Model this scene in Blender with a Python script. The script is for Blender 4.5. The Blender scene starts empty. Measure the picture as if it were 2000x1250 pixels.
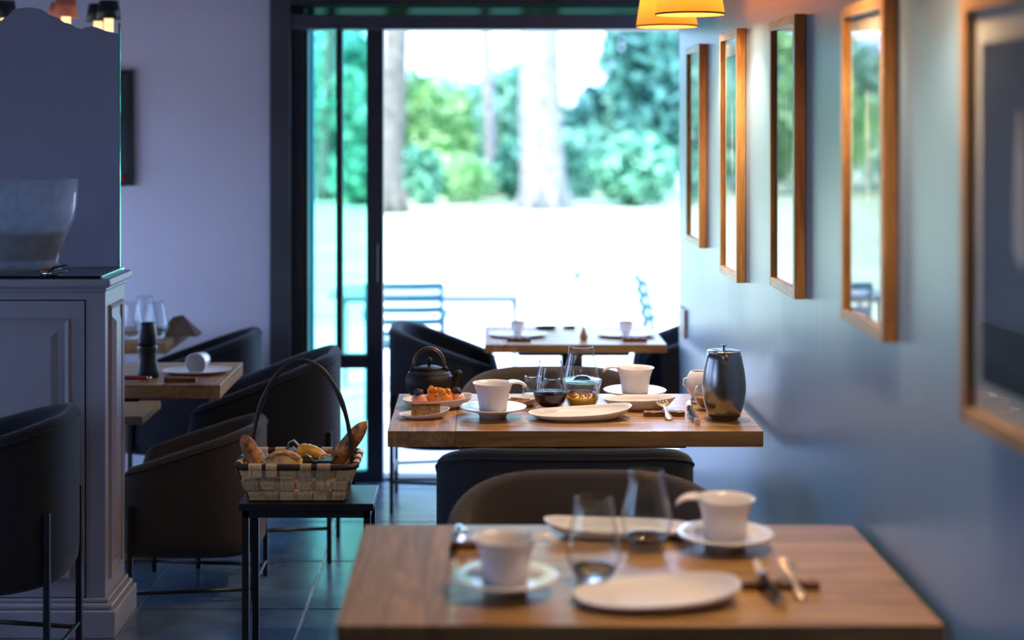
import bpy, bmesh, math, random
import numpy as np
from mathutils import Vector, Matrix

random.seed(7)
SC = bpy.context.scene
COL = SC.collection
PI = math.pi

# ------------------------------------------------------------------ camera
EYE = 1.651            # eye height, tables are 0.745 m
FPX = 3025.0           # focal length in pixels of the 2000 px wide frame
cam_d = bpy.data.cameras.new('camera')
cam = bpy.data.objects.new('camera', cam_d)
COL.objects.link(cam)
cam.location = (0, 0, EYE)
cam.rotation_euler = (PI / 2, 0, 0)
cam_d.sensor_width = 36
cam_d.lens = FPX / 2000 * 36
cam_d.shift_x = (1000 - 941) / 2000
cam_d.shift_y = -(625 - 240) / 2000
cam_d.clip_start = 0.05
cam_d.clip_end = 300
cam_d.dof.use_dof = True
cam_d.dof.focus_distance = 4.78
cam_d.dof.aperture_fstop = 1.4
SC.camera = cam

# ------------------------------------------------------------------ world, sun, exposure
W = bpy.data.worlds.new('world')
SC.world = W
W.use_nodes = True
bg = W.node_tree.nodes['Background']
bg.inputs['Color'].default_value = (0.41, 0.59, 1.0, 1)
bg.inputs['Strength'].default_value = 4.5
sun_d = bpy.data.lights.new('sun', 'SUN')
sun_d.energy = 7.0
sun_d.angle = math.radians(6)
sun_d.color = (1.0, 0.96, 0.9)
sun = bpy.data.objects.new('sun', sun_d)
COL.objects.link(sun)
sun.rotation_euler = (math.radians(38), 0, math.radians(-35))
SC.view_settings.view_transform = 'Standard'
SC.view_settings.look = 'None'
SC.view_settings.gamma = 1
SC.view_settings.exposure = 0.70
SC.view_settings.use_curve_mapping = False
SC.cycles.use_denoising = True
SC.cycles.use_adaptive_sampling = True
SC.cycles.adaptive_threshold = 0.015
SC.cycles.max_bounces = 10
SC.cycles.diffuse_bounces = 5
SC.cycles.glossy_bounces = 4
SC.cycles.transmission_bounces = 8
SC.cycles.transparent_max_bounces = 16
SC.cycles.sample_clamp_indirect = 6.0


def sx(px, Y):
    """world X of a picture column at distance Y"""
    return (px - 941) * Y / FPX


def on_plane(px, py, Z):
    """point of a horizontal plane of height Z"""
    Y = FPX * (EYE - Z) / (py - 240)
    return Vector((sx(px, Y), Y, Z))


# ------------------------------------------------------------------ materials
MATS = {}


def new_mat(name):
    m = bpy.data.materials.new(name)
    m.use_nodes = True
    MATS[name] = m
    return m, m.node_tree.nodes, m.node_tree.links


def sock(bsdf, key, v):
    if key in bsdf.inputs:
        bsdf.inputs[key].default_value = v


def plain(name, col, rough=0.5, metal=0.0, var=0.06, scale=12.0, bump=0.0, bscale=80.0, coat=0.0, sheen=0.0, spec=0.5,
          stretch=(1, 1, 1)):
    """principled with a little procedural colour variation and fine relief"""
    m, N, L = new_mat(name)
    b = N['Principled BSDF']
    b.inputs['Roughness'].default_value = rough
    b.inputs['Metallic'].default_value = metal
    sock(b, 'Coat Weight', coat)
    sock(b, 'Sheen Weight', sheen)
    sock(b, 'Specular IOR Level', spec)
    tc = N.new('ShaderNodeTexCoord')
    mp = N.new('ShaderNodeMapping')
    mp.inputs['Scale'].default_value = stretch
    L.new(tc.outputs['Object'], mp.inputs['Vector'])
    nz = N.new('ShaderNodeTexNoise')
    nz.inputs['Scale'].default_value = scale
    nz.inputs['Detail'].default_value = 4
    L.new(mp.outputs['Vector'], nz.inputs['Vector'])
    rp = N.new('ShaderNodeValToRGB')
    rp.color_ramp.elements[0].position = 0.3
    rp.color_ramp.elements[1].position = 0.7
    rp.color_ramp.elements[0].color = (*[max(0, c * (1 - var)) for c in col], 1)
    rp.color_ramp.elements[1].color = (*[min(1, c * (1 + var)) for c in col], 1)
    L.new(nz.outputs['Fac'], rp.inputs['Fac'])
    L.new(rp.outputs['Color'], b.inputs['Base Color'])
    if bump > 0:
        n2 = N.new('ShaderNodeTexNoise')
        n2.inputs['Scale'].default_value = bscale
        n2.inputs['Detail'].default_value = 3
        L.new(mp.outputs['Vector'], n2.inputs['Vector'])
        bp = N.new('ShaderNodeBump')
        bp.inputs['Strength'].default_value = bump
        bp.inputs['Distance'].default_value = 0.005
        L.new(n2.outputs['Fac'], bp.inputs['Height'])
        L.new(bp.outputs['Normal'], b.inputs['Normal'])
    return m


def wood(name, c1, c2, axis=0, rough=0.3, scale=1.0, coat=0.0, vmin=0.85, vmax=1.1):
    m, N, L = new_mat(name)
    b = N['Principled BSDF']
    sock(b, 'Coat Weight', coat)
    sock(b, 'Coat Roughness', 0.14)
    tc = N.new('ShaderNodeTexCoord')
    oi = N.new('ShaderNodeObjectInfo')
    add = N.new('ShaderNodeVectorMath')
    add.operation = 'ADD'
    mul = N.new('ShaderNodeVectorMath')
    mul.operation = 'SCALE'
    cmb = N.new('ShaderNodeCombineXYZ')
    for i in range(3):
        L.new(oi.outputs['Random'], cmb.inputs[i])
    L.new(cmb.outputs['Vector'], mul.inputs[0])
    mul.inputs['Scale'].default_value = 17.0
    L.new(tc.outputs['Object'], add.inputs[0])
    L.new(mul.outputs['Vector'], add.inputs[1])
    mp = N.new('ShaderNodeMapping')
    s = [14 * scale] * 3
    s[axis] = 1.1 * scale
    mp.inputs['Scale'].default_value = s
    L.new(add.outputs['Vector'], mp.inputs['Vector'])
    nz = N.new('ShaderNodeTexNoise')
    nz.inputs['Scale'].default_value = 1.6
    nz.inputs['Detail'].default_value = 6
    nz.inputs['Roughness'].default_value = 0.62
    nz.inputs['Distortion'].default_value = 1.2
    L.new(mp.outputs['Vector'], nz.inputs['Vector'])
    wv = N.new('ShaderNodeTexNoise')
    wv.inputs['Scale'].default_value = 9.0
    wv.inputs['Detail'].default_value = 3
    L.new(mp.outputs['Vector'], wv.inputs['Vector'])
    rp = N.new('ShaderNodeValToRGB')
    rp.color_ramp.elements[0].position = 0.36
    rp.color_ramp.elements[1].position = 0.62
    rp.color_ramp.elements[0].color = (*c1, 1)
    rp.color_ramp.elements[1].color = (*c2, 1)
    L.new(nz.outputs['Fac'], rp.inputs['Fac'])
    mx = N.new('ShaderNodeMix')
    mx.data_type = 'RGBA'
    mx.blend_type = 'MULTIPLY'
    mx.inputs['Factor'].default_value = 0.35
    rp2 = N.new('ShaderNodeValToRGB')
    rp2.color_ramp.elements[0].position = 0.35
    rp2.color_ramp.elements[0].color = (0.45, 0.4, 0.36, 1)
    rp2.color_ramp.elements[1].position = 0.55
    L.new(wv.outputs['Fac'], rp2.inputs['Fac'])
    L.new(rp.outputs['Color'], mx.inputs[6])
    L.new(rp2.outputs['Color'], mx.inputs[7])
    hv = N.new('ShaderNodeHueSaturation')
    mr = N.new('ShaderNodeMapRange')
    mr.inputs['To Min'].default_value = vmin
    mr.inputs['To Max'].default_value = vmax
    L.new(oi.outputs['Random'], mr.inputs['Value'])
    L.new(mr.outputs['Result'], hv.inputs['Value'])
    L.new(mx.outputs[2], hv.inputs['Color'])
    L.new(hv.outputs['Color'], b.inputs['Base Color'])
    b.inputs['Roughness'].default_value = rough
    bp = N.new('ShaderNodeBump')
    bp.inputs['Strength'].default_value = 0.12
    bp.inputs['Distance'].default_value = 0.002
    L.new(wv.outputs['Fac'], bp.inputs['Height'])
    L.new(bp.outputs['Normal'], b.inputs['Normal'])
    return m


def fabric(name, col, rib=330.0, rough=0.95):
    """ribbed upholstery cloth"""
    m, N, L = new_mat(name)
    b = N['Principled BSDF']
    b.inputs['Roughness'].default_value = rough
    sock(b, 'Sheen Weight', 0.14)
    sock(b, 'Sheen Roughness', 0.5)
    sock(b, 'Specular IOR Level', 0.2)
    tc = N.new('ShaderNodeTexCoord')
    wv = N.new('ShaderNodeTexWave')
    wv.bands_direction = 'Z'
    wv.inputs['Scale'].default_value = rib / 6.3
    wv.inputs['Distortion'].default_value = 0.6
    wv.inputs['Detail'].default_value = 1
    wv.inputs['Detail Scale'].default_value = 20
    L.new(tc.outputs['Object'], wv.inputs['Vector'])
    rp = N.new('ShaderNodeValToRGB')
    rp.color_ramp.elements[0].color = (*[c * 0.72 for c in col], 1)
    rp.color_ramp.elements[1].color = (*[c * 1.25 for c in col], 1)
    L.new(wv.outputs['Fac'], rp.inputs['Fac'])
    L.new(rp.outputs['Color'], b.inputs['Base Color'])
    bp = N.new('ShaderNodeBump')
    bp.inputs['Strength'].default_value = 0.35
    bp.inputs['Distance'].default_value = 0.003
    L.new(wv.outputs['Fac'], bp.inputs['Height'])
    L.new(bp.outputs['Normal'], b.inputs['Normal'])
    return m


def pane(name, tint, ior=1.5, rough=0.0, power=5.0):
    """thin sheet glass: tinted see-through plus Fresnel reflection"""
    m, N, L = new_mat(name)
    N.remove(N['Principled BSDF'])
    out = N['Material Output']
    tr = N.new('ShaderNodeBsdfTransparent')
    tr.inputs['Color'].default_value = (*tint, 1)
    gl = N.new('ShaderNodeBsdfGlossy')
    gl.inputs['Roughness'].default_value = rough
    lw = N.new('ShaderNodeLayerWeight')
    lw.inputs['Blend'].default_value = 0.5
    pw = N.new('ShaderNodeMath')
    pw.operation = 'POWER'
    pw.inputs[1].default_value = power
    L.new(lw.outputs['Facing'], pw.inputs[0])
    f0 = ((ior - 1) / (ior + 1)) ** 2
    ma = N.new('ShaderNodeMath')
    ma.operation = 'MULTIPLY_ADD'
    ma.inputs[1].default_value = 1 - f0
    ma.inputs[2].default_value = f0
    L.new(pw.outputs['Value'], ma.inputs[0])
    mx = N.new('ShaderNodeMixShader')
    L.new(ma.outputs['Value'], mx.inputs['Fac'])
    L.new(tr.outputs['BSDF'], mx.inputs[1])
    L.new(gl.outputs['BSDF'], mx.inputs[2])
    L.new(mx.outputs['Shader'], out.inputs['Surface'])
    return m


def glass(name, col=(1, 1, 1), rough=0.0, ior=1.45):
    m, N, L = new_mat(name)
    b = N['Principled BSDF']
    b.inputs['Base Color'].default_value = (*col, 1)
    b.inputs['Roughness'].default_value = rough
    b.inputs['IOR'].default_value = ior
    sock(b, 'Transmission Weight', 1.0)
    return m


def leafmat(name, c1, c2, scale=1.2):
    m, N, L = new_mat(name)
    N.remove(N['Principled BSDF'])
    out = N['Material Output']
    tc = N.new('ShaderNodeTexCoord')
    nz = N.new('ShaderNodeTexNoise')
    nz.inputs['Scale'].default_value = scale
    nz.inputs['Detail'].default_value = 5
    nz.inputs['Roughness'].default_value = 0.7
    L.new(tc.outputs['Object'], nz.inputs['Vector'])
    rp = N.new('ShaderNodeValToRGB')
    rp.color_ramp.elements[0].position = 0.35
    rp.color_ramp.elements[1].position = 0.65
    rp.color_ramp.elements[0].color = (*c1, 1)
    rp.color_ramp.elements[1].color = (*c2, 1)
    geo = N.new('ShaderNodeNewGeometry')
    av = N.new('ShaderNodeMix')
    av.inputs['Factor'].default_value = 0.5
    L.new(nz.outputs['Fac'], av.inputs[2])
    L.new(geo.outputs['Random Per Island'], av.inputs[3])
    L.new(av.outputs[0], rp.inputs['Fac'])
    d = N.new('ShaderNodeBsdfDiffuse')
    t = N.new('ShaderNodeBsdfTranslucent')
    mx = N.new('ShaderNodeMixShader')
    mx.inputs['Fac'].default_value = 0.4
    L.new(rp.outputs['Color'], d.inputs['Color'])
    L.new(rp.outputs['Color'], t.inputs['Color'])
    L.new(d.outputs['BSDF'], mx.inputs[1])
    L.new(t.outputs['BSDF'], mx.inputs[2])
    L.new(mx.outputs['Shader'], out.inputs['Surface'])
    return m


def glow(name, col, strength):
    m, N, L = new_mat(name)
    b = N['Principled BSDF']
    b.inputs['Base Color'].default_value = (*col, 1)
    b.inputs['Emission Color'].default_value = (*col, 1)
    b.inputs['Emission Strength'].default_value = strength
    return m


def shade_mat(name, col, tfac=0.5):
    m, N, L = new_mat(name)
    N.remove(N['Principled BSDF'])
    out = N['Material Output']
    tc = N.new('ShaderNodeTexCoord')
    nz = N.new('ShaderNodeTexNoise')
    nz.inputs['Scale'].default_value = 90
    L.new(tc.outputs['Object'], nz.inputs['Vector'])
    rp = N.new('ShaderNodeValToRGB')
    rp.color_ramp.elements[0].color = (*[c * 0.92 for c in col], 1)
    rp.color_ramp.elements[1].color = (*col, 1)
    L.new(nz.outputs['Fac'], rp.inputs['Fac'])
    d = N.new('ShaderNodeBsdfDiffuse')
    t = N.new('ShaderNodeBsdfTranslucent')
    mx = N.new('ShaderNodeMixShader')
    mx.inputs['Fac'].default_value = tfac
    L.new(rp.outputs['Color'], d.inputs['Color'])
    L.new(rp.outputs['Color'], t.inputs['Color'])
    L.new(d.outputs['BSDF'], mx.inputs[1])
    L.new(t.outputs['BSDF'], mx.inputs[2])
    L.new(mx.outputs['Shader'], out.inputs['Surface'])
    return m


plain('wall_blue', (0.19, 0.30, 0.405), 0.33, var=0.05, scale=3.0, bump=0.10, bscale=9.0, stretch=(1, 14, 0.5))
plain('wall_lilac', (0.76, 0.73, 0.85), 0.6, var=0.03, scale=3, bump=0.05, bscale=40)
plain('ceiling_paint', (0.22, 0.22, 0.25), 0.8, var=0.03)
plain('dark_frame', (0.035, 0.036, 0.045), 0.42, var=0.1, scale=5)
plain('grey_frame', (0.075, 0.07, 0.085), 0.45, var=0.1, scale=5)
plain('slate', (0.09, 0.14, 0.215), 0.22, var=0.35, scale=6, bump=0.16, bscale=7, spec=0.8)
plain('grout', (0.25, 0.27, 0.29), 0.25, var=0.1)  # lighter tone stands in for the reflection along the tile joints
wood('oak_x', (0.28, 0.135, 0.045), (0.50, 0.285, 0.10), 0, 0.34, coat=0.1)
wood('oak_y', (0.24, 0.115, 0.045), (0.47, 0.25, 0.095), 1, 0.50)
wood('oak_z', (0.33, 0.15, 0.045), (0.56, 0.29, 0.09), 2, 0.38, 1.4)
wood('oak_frame_y', (0.33, 0.16, 0.055), (0.60, 0.34, 0.13), 1, 0.38, 1.4)
wood('rest_wood', (0.09, 0.035, 0.015), (0.24, 0.10, 0.035), 0, 0.45, 3)
plain('black_steel', (0.012, 0.012, 0.014), 0.38, var=0.2)
fabric('fabric_sky_tint', (0.018, 0.021, 0.029))  # dark grey chair cloth with the blue of the sky light in its colour
fabric('fabric_lamp_tint', (0.064, 0.052, 0.047))  # same grey cloth, warm lamp light put into the colour
plain('porcelain', (0.80, 0.755, 0.75), 0.22, var=0.02, coat=0.4)
plain('stoneware', (0.78, 0.735, 0.73), 0.42, var=0.02, bump=0.03, bscale=200)
plain('steel', (0.33, 0.32, 0.315), 0.25, metal=1.0, var=0.06, scale=8, stretch=(60, 60, 1), bump=0.05, bscale=30)
plain('polished', (0.75, 0.75, 0.76), 0.1, metal=1.0, var=0.03)
plain('brass_cutlery', (0.90, 0.76, 0.60), 0.36, metal=0.8, var=0.03)
plain('blade_steel', (0.85, 0.83, 0.82), 0.36, metal=0.8, var=0.03)
plain('cast_iron', (0.010, 0.008, 0.007), 0.46, var=0.3, scale=30, bump=0.5, bscale=260, spec=0.22)
plain('bronze_handle', (0.20, 0.115, 0.07), 0.33, metal=0.9, var=0.2)
glass('thick_glass')
pane('clear_glass', (0.955, 0.975, 0.975), 1.5, 0.0, 3.6)
def frosted(name, col, fac):
    m = pane(name, (0.9, 0.95, 1.0), 1.5, 0.15, 3.0)
    N, L = m.node_tree.nodes, m.node_tree.links
    out = N['Material Output']
    src = out.inputs['Surface'].links[0].from_socket
    d = N.new('ShaderNodeBsdfTranslucent')
    d.inputs['Color'].default_value = (*col, 1)
    d2 = N.new('ShaderNodeBsdfDiffuse')
    d2.inputs['Color'].default_value = (*col, 1)
    m2 = N.new('ShaderNodeMixShader')
    L.new(d.outputs['BSDF'], m2.inputs[1])
    L.new(d2.outputs['BSDF'], m2.inputs[2])
    mx = N.new('ShaderNodeMixShader')
    tc = N.new('ShaderNodeTexCoord')
    nz = N.new('ShaderNodeTexNoise')
    nz.inputs['Scale'].default_value = 30
    nz.inputs['Detail'].default_value = 6
    L.new(tc.outputs['Object'], nz.inputs['Vector'])
    mr = N.new('ShaderNodeMapRange')
    mr.inputs['To Min'].default_value = fac * .7
    mr.inputs['To Max'].default_value = fac * 1.3
    L.new(nz.outputs['Fac'], mr.inputs['Value'])
    L.new(mr.outputs['Result'], mx.inputs['Fac'])
    L.new(src, mx.inputs[1])
    L.new(m2.outputs['Shader'], mx.inputs[2])
    L.new(mx.outputs['Shader'], out.inputs['Surface'])
    return m


frosted('frosted_glass', (0.88, 0.94, 1.0), 0.38)
plain('juice', (0.022, 0.001, 0.003), 0.1, var=0.2, spec=0.15)
plain('custard', (0.80, 0.46, 0.03), 0.5, var=0.12, scale=40)
plain('red_crumbs', (0.25, 0.03, 0.012), 0.5, var=0.4, scale=60)
plain('jam', (0.45, 0.04, 0.03), 0.3, var=0.3)
plain('milk_yoghurt', (0.75, 0.73, 0.74), 0.35, var=0.03)
plain('caramel', (0.42, 0.18, 0.045), 0.3, var=0.2)
plain('sponge', (0.50, 0.27, 0.08), 0.85, var=0.45, scale=160, bump=1.0, bscale=260)
plain('sponge_crust', (0.25, 0.095, 0.028), 0.85, var=0.3, scale=60, bump=0.4)
plain('orange_fruit', (0.95, 0.26, 0.015), 0.3, var=0.2, scale=50, bump=0.5, bscale=120)
plain('pink_fish', (0.80, 0.33, 0.22), 0.35, var=0.3, scale=40, bump=0.3, bscale=60)
plain('dark_berry', (0.03, 0.022, 0.03), 0.4, var=0.4, scale=60, bump=1.0, bscale=200)
plain('bread_crust', (0.46, 0.19, 0.055), 0.7, var=0.75, scale=45, bump=1.0, bscale=120)
plain('bread_pale', (0.75, 0.45, 0.16), 0.7, var=0.35, scale=30, bump=0.8, bscale=60)
plain('pastry', (0.95, 0.42, 0.035), 0.4, var=0.25, scale=25, bump=0.5, bscale=50)
wood('splint', (0.52, 0.33, 0.14), (0.84, 0.60, 0.31), 2, 0.6, 5, vmin=0.5, vmax=1.25)
wood('splint_h', (0.52, 0.33, 0.14), (0.84, 0.60, 0.31), 0, 0.6, 5, vmin=0.75, vmax=1.25)
plain('bark_rod', (0.035, 0.02, 0.014), 0.6, var=0.4, scale=40, bump=0.6)
plain('stripe_cloth', (0.30, 0.33, 0.42), 0.9, var=0.5, scale=40)
plain('cabinet_paint', (0.37, 0.35, 0.40), 0.42, var=0.03, scale=6, bump=0.03)
plain('black_glass', (0.010, 0.011, 0.014), 0.06, var=0.1)
plain('glass_edge', (0.80, 1.0, 0.80), 0.08, metal=1.0, var=0.02)
plain('glass_edge_white', (0.86, 1.0, 0.97), 0.06, metal=1.0, var=0.02)
shade_mat('silhouette_film', (0.45, 0.43, 0.51), 0.62)
pane('screen_glass', (0.95, 0.97, 0.98), 1.45)
pane('window_glass', (0.58, 0.93, 0.86), 1.5)
pane('picture_glass', (0.95, 0.97, 0.97), 1.4, 0.0, 6.0)
pane('smoked_glass', (0.10, 0.16, 0.12), 1.5)
plain('mat_board', (0.74, 0.66, 0.54), 0.8, var=0.02)
plain('print_dark', (0.030, 0.034, 0.046), 0.5, var=0.6, scale=5)
plain('print_shape', (0.48, 0.43, 0.40), 0.6, var=0.2, scale=8)
plain('red_paint', (0.30, 0.02, 0.02), 0.5, var=0.2)
plain('lawn_mat', (0.46, 0.55, 0.34), 0.9, var=0.22, scale=1.5)
plain('dark_ground_mat', (0.20, 0.20, 0.22), 0.9, var=0.3, scale=30)  # tone chosen to cut the light bounced in from the left
plain('terrace_stone', (0.62, 0.62, 0.62), 0.8, var=0.08, scale=4)
plain('pale_bark', (0.22, 0.21, 0.22), 0.9, var=0.45, scale=6, bump=0.8, bscale=12)
plain('grey_bark', (0.13, 0.12, 0.10), 0.9, var=0.35, scale=6, bump=0.8, bscale=12)
plain('garden_paint', (0.006, 0.085, 0.12), 0.45, var=0.1)
plain('pale_metal', (0.22, 0.27, 0.28), 0.45, var=0.05)
plain('pier_render', (0.04, 0.13, 0.18), 0.7, var=0.15)
shade_mat('shade_fabric', (0.95, 0.64, 0.22), 0.55)
plain('shade_trim', (0.30, 0.14, 0.05), 0.7)
shade_mat('shade_pink', (0.95, 0.50, 0.30), 0.5)
glow('bulb', (1.0, 0.72, 0.36), 14)
glow('candle_tube', (1.0, 0.60, 0.26), 1.3)
plain('brown_napkin', (0.14, 0.09, 0.06), 0.9, var=0.1)
plain('pepper_black', (0.006, 0.008, 0.012), 0.4, var=0.2)
plain('switch_plate', (0.33, 0.25, 0.24), 0.4)
plain('water_ice', (0.10, 0.075, 0.06), 0.2, var=0.55, scale=22, bump=0.8, bscale=30)
plain('ice', (0.55, 0.60, 0.68), 0.15, var=0.2, scale=20)
plain('amber', (0.35, 0.12, 0.02), 0.25, var=0.2)
leafmat('leaf_light', (0.16, 0.40, 0.12), (0.62, 0.85, 0.48))
leafmat('leaf_mint', (0.08, 0.32, 0.20), (0.56, 0.86, 0.68))
leafmat('leaf_dark', (0.012, 0.10, 0.080), (0.32, 0.66, 0.54))
leafmat('leaf_bush', (0.025, 0.16, 0.10), (0.36, 0.72, 0.50))


# ------------------------------------------------------------------ mesh builder
class MB:
    def __init__(self):
        self.v, self.f, self.s = [], [], []

    def add(self, vs, fs, smooth=False):
        o = len(self.v)
        self.v += [tuple(v) for v in vs]
        self.f += [[i + o for i in f] for f in fs]
        self.s += [smooth] * len(fs)
        return self

    def box(self, x0, x1, y0, y1, z0, z1, bev=0.0, M=None):
        bm = bmesh.new()
        vs = [bm.verts.new(p) for p in ((x0, y0, z0), (x1, y0, z0), (x1, y1, z0), (x0, y1, z0),
                                        (x0, y0, z1), (x1, y0, z1), (x1, y1, z1), (x0, y1, z1))]
        for q in ((0, 3, 2, 1), (4, 5, 6, 7), (0, 1, 5, 4), (1, 2, 6, 5), (2, 3, 7, 6), (3, 0, 4, 7)):
            bm.faces.new([vs[i] for i in q])
        if bev > 0:
            bmesh.ops.bevel(bm, geom=bm.edges[:], offset=bev, segments=2, affect='EDGES', profile=0.5)
        if M is not None:
            bm.transform(M)
        bm.verts.index_update()
        self.add([v.co[:] for v in bm.verts], [[v.index for v in f.verts] for f in bm.faces], False)
        bm.free()
        return self

    def lathe(self, prof, n=40, c=(0, 0, 0), sx_=1.0, sy_=1.0, closed=False, smooth=True):
        vs, fs = [], []
        k = len(prof)
        for i in range(n):
            a = 2 * PI * i / n
            for r, z in prof:
                vs.append((c[0] + r * math.cos(a) * sx_, c[1] + r * math.sin(a) * sy_, c[2] + z))
        m = k if closed else k - 1
        for i in range(n):
            j = (i + 1) % n
            for q in range(m):
                p = (q + 1) % k
                fs.append((i * k + q, j * k + q, j * k + p, i * k + p))
        return self.add(vs, fs, smooth)

    def tube(self, pts, r, n=8, closed=False, cap=True, flat=None):
        """sweep a circle (or an ellipse, flat=(a,b)) along a line of points"""
        pts = [Vector(p) for p in pts]
        N = len(pts)
        rs = r if isinstance(r, (list, tuple)) else [r] * N
        vs, fs = [], []
        up = None
        for i, p in enumerate(pts):
            a = pts[(i - 1) % N] if (closed or i > 0) else p
            b = pts[(i + 1) % N] if (closed or i < N - 1) else p
            t = (b - a).normalized()
            if up is None:
                up = Vector((0, 0, 1)) if abs(t.z) < 0.9 else Vector((1, 0, 0))
            s = t.cross(up)
            if s.length < 1e-5:
                s = t.orthogonal()
            s.normalize()
            u = s.cross(t).normalized()
            up = u
            for k in range(n):
                w = 2 * PI * k / n
                fa, fb = flat if flat else (1, 1)
                vs.append(p + s * (math.cos(w) * rs[i] * fa) + u * (math.sin(w) * rs[i] * fb))
        m = N if closed else N - 1
        for i in range(m):
            j = (i + 1) % N
            for k in range(n):
                l = (k + 1) % n
                fs.append((i * n + k, i * n + l, j * n + l, j * n + k))
        if cap and not closed:
            fs.append(tuple(range(n))[::-1])
            fs.append(tuple((N - 1) * n + k for k in range(n)))
        return self.add(vs, fs, True)

    def prism(self, poly, z0, z1, M=None):
        n = len(poly)
        vs = [(x, y, z0) for x, y in poly] + [(x, y, z1) for x, y in poly]
        fs = [tuple(range(n))[::-1], tuple(range(n, 2 * n))]
        fs += [(i, (i + 1) % n, n + (i + 1) % n, n + i) for i in range(n)]
        if M is not None:
            vs = [M @ Vector(v) for v in vs]
        return self.add(vs, fs, False)

    def mesh(self, name):
        me = bpy.data.meshes.new(name)
        me.from_pydata([tuple(v) for v in self.v], [], self.f)
        me.polygons.foreach_set('use_smooth', self.s)
        bm = bmesh.new()
        bm.from_mesh(me)
        bmesh.ops.recalc_face_normals(bm, faces=bm.faces[:])
        bm.to_mesh(me)
        bm.free()
        me.update()
        return me

    def build(self, name, mat, parent=None, loc=None, label=None):
        me = self.mesh(name)
        me.materials.append(MATS[mat])
        o = bpy.data.objects.new(name, me)
        COL.objects.link(o)
        if parent is not None:
            o.parent = parent
        if loc is not None:
            o.location = loc
        if label:
            o['label'] = label
        return o


def link_copy(o, parent, loc=None, rot=None):
    c = o.copy()
    COL.objects.link(c)
    c.parent = parent
    if loc is not None:
        c.location = loc
    if rot is not None:
        c.rotation_euler = rot
    return c


def tag(o, label, cat, group=None):
    o['label'] = label
    o['category'] = cat
    if group:
        o['group'] = group
    return o


def thing(name, label, cat, loc=(0, 0, 0), rz=0.0, group=None):
    o = bpy.data.objects.new(name, None)
    o.empty_display_size = 0.05
    COL.objects.link(o)
    o.location = loc
    o.rotation_euler = (0, 0, rz)
    return tag(o, label, cat, group)


def copy_tree(o, parent=None):
    c = o.copy()
    COL.objects.link(c)
    c.parent = parent
    for ch in list(o.children):
        copy_tree(ch, c)
    return c


def struct(o, label=None):
    o['kind'] = 'structure'
    if label:
        o['label'] = label
    return o


# ------------------------------------------------------------------ room shell
WX = 0.852        # face of the right-hand wall
WEND = 6.68       # where that wall stops
DY = 7.09         # inner face of the garden front
CEIL = 2.62
LX = -2.85

# floor: bed plus stone tiles
fl = struct(MB().box(LX - .2, 2.4, -2.7, 7.30, -0.20, -0.006).build('floor', 'grout'))
T = 0.575
tile_mesh = None
xs0 = -0.595
tiles = []
for i in range(-5, 5):
    for j in range(-4, 4):
        x0 = xs0 + i * T
        y0 = 5.26 + j * T
        x1, y1 = x0 + T, y0 + T
        if y0 >= 7.28 or x0 >= 2.2:
            continue
        if tile_mesh is None:
            tile_mesh = MB().box(0, T - 0.010, 0, T - 0.010, -0.012, 0, 0.002).mesh('floor_tile')
            tile_mesh.materials.append(MATS['slate'])
        if y1 > 7.3:
            tm = MB().box(0, T - 0.010, 0, 7.30 - y0, -0.012, 0, 0.002).mesh('floor_tile')
            tm.materials.append(MATS['slate'])
        else:
            tm = tile_mesh
        o = bpy.data.objects.new('floor_tile', tm)
        COL.objects.link(o)
        o.parent = fl
        o.location = (x0 + 0.005, y0 + 0.005, 0)
o = MB().box(LX, WX, -2.5, 5.26 - 4 * T, -0.012, 0).build('tile_field', 'slate', fl)

struct(MB().box(WX, WX + .15, -2.5, WEND, 0, CEIL).build('wall_right', 'wall_blue'))
struct(MB().box(WX + .15, 2.25, WEND - .12, WEND, 0, CEIL).build('wall_niche', 'wall_lilac'))
struct(MB().box(2.25, 2.40, WEND - .12, 7.3, 0, CEIL).build('wall_niche_side', 'wall_lilac'))
JL = sx(528, DY)   # left edge of the garden door frame
struct(MB().box(LX, JL, DY, DY + .22, 0, CEIL).build('wall_far', 'wall_lilac'))
struct(MB().box(JL, 2.25, DY + .02, DY + .22, 2.24, CEIL).build('wall_far_head', 'dark_frame'))
struct(MB().box(LX, WX + .15, -2.65, -2.5, 0, CEIL).build('wall_back', 'wall_lilac'))
wl = MB()
wl.box(LX - .15, LX, -2.5, 1.9, 0, CEIL)
wl.box(LX - .15, LX, 3.4, 4.4, 0, CEIL)
wl.box(LX - .15, LX, 1.9, 3.4, 0, .75)
wl.box(LX - .15, LX, 1.9, 3.4, 1.75, CEIL)
wl.box(LX - .15, LX, 7.05, 7.3, 0, CEIL)
wl.box(LX - .15, LX, 4.4, 7.05, 0, 0.10)
wl.box(LX - .15, LX, 4.4, 7.05, 1.75, CEIL)
struct(wl.build('wall_left', 'wall_lilac'))
wf = MB()
for k in range(4):
    y = 4.4 + k * 0.8633
    wf.box(LX - .10, LX - .04, y, y + .06, 0.10, 1.75)
wf.box(LX - .10, LX - .04, 4.4, 7.05, 0.10, 0.16)
wf.box(LX - .10, LX - .04, 4.4, 7.05, 1.69, 1.75)
w1 = struct(wf.build('window_1', 'dark_frame'))
wg = MB()
for y in (1.9, 2.62, 3.34):
    wg.box(LX - .10, LX - .04, y, y + .06, 0.75, 1.75)
wg.box(LX - .10, LX - .04, 1.9, 3.4, 0.75, 0.81)
wg.box(LX - .10, LX - .04, 1.9, 3.4, 1.69, 1.75)
w2 = struct(wg.build('window_2', 'dark_frame'))
MB().box(LX - .075, LX - .069, 1.96, 2.62, 0.81, 1.69).build('pane', 'screen_glass', w2)
MB().box(LX - .075, LX - .069, 2.68, 3.34, 0.81, 1.69).build('pane', 'screen_glass', w2)
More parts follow.
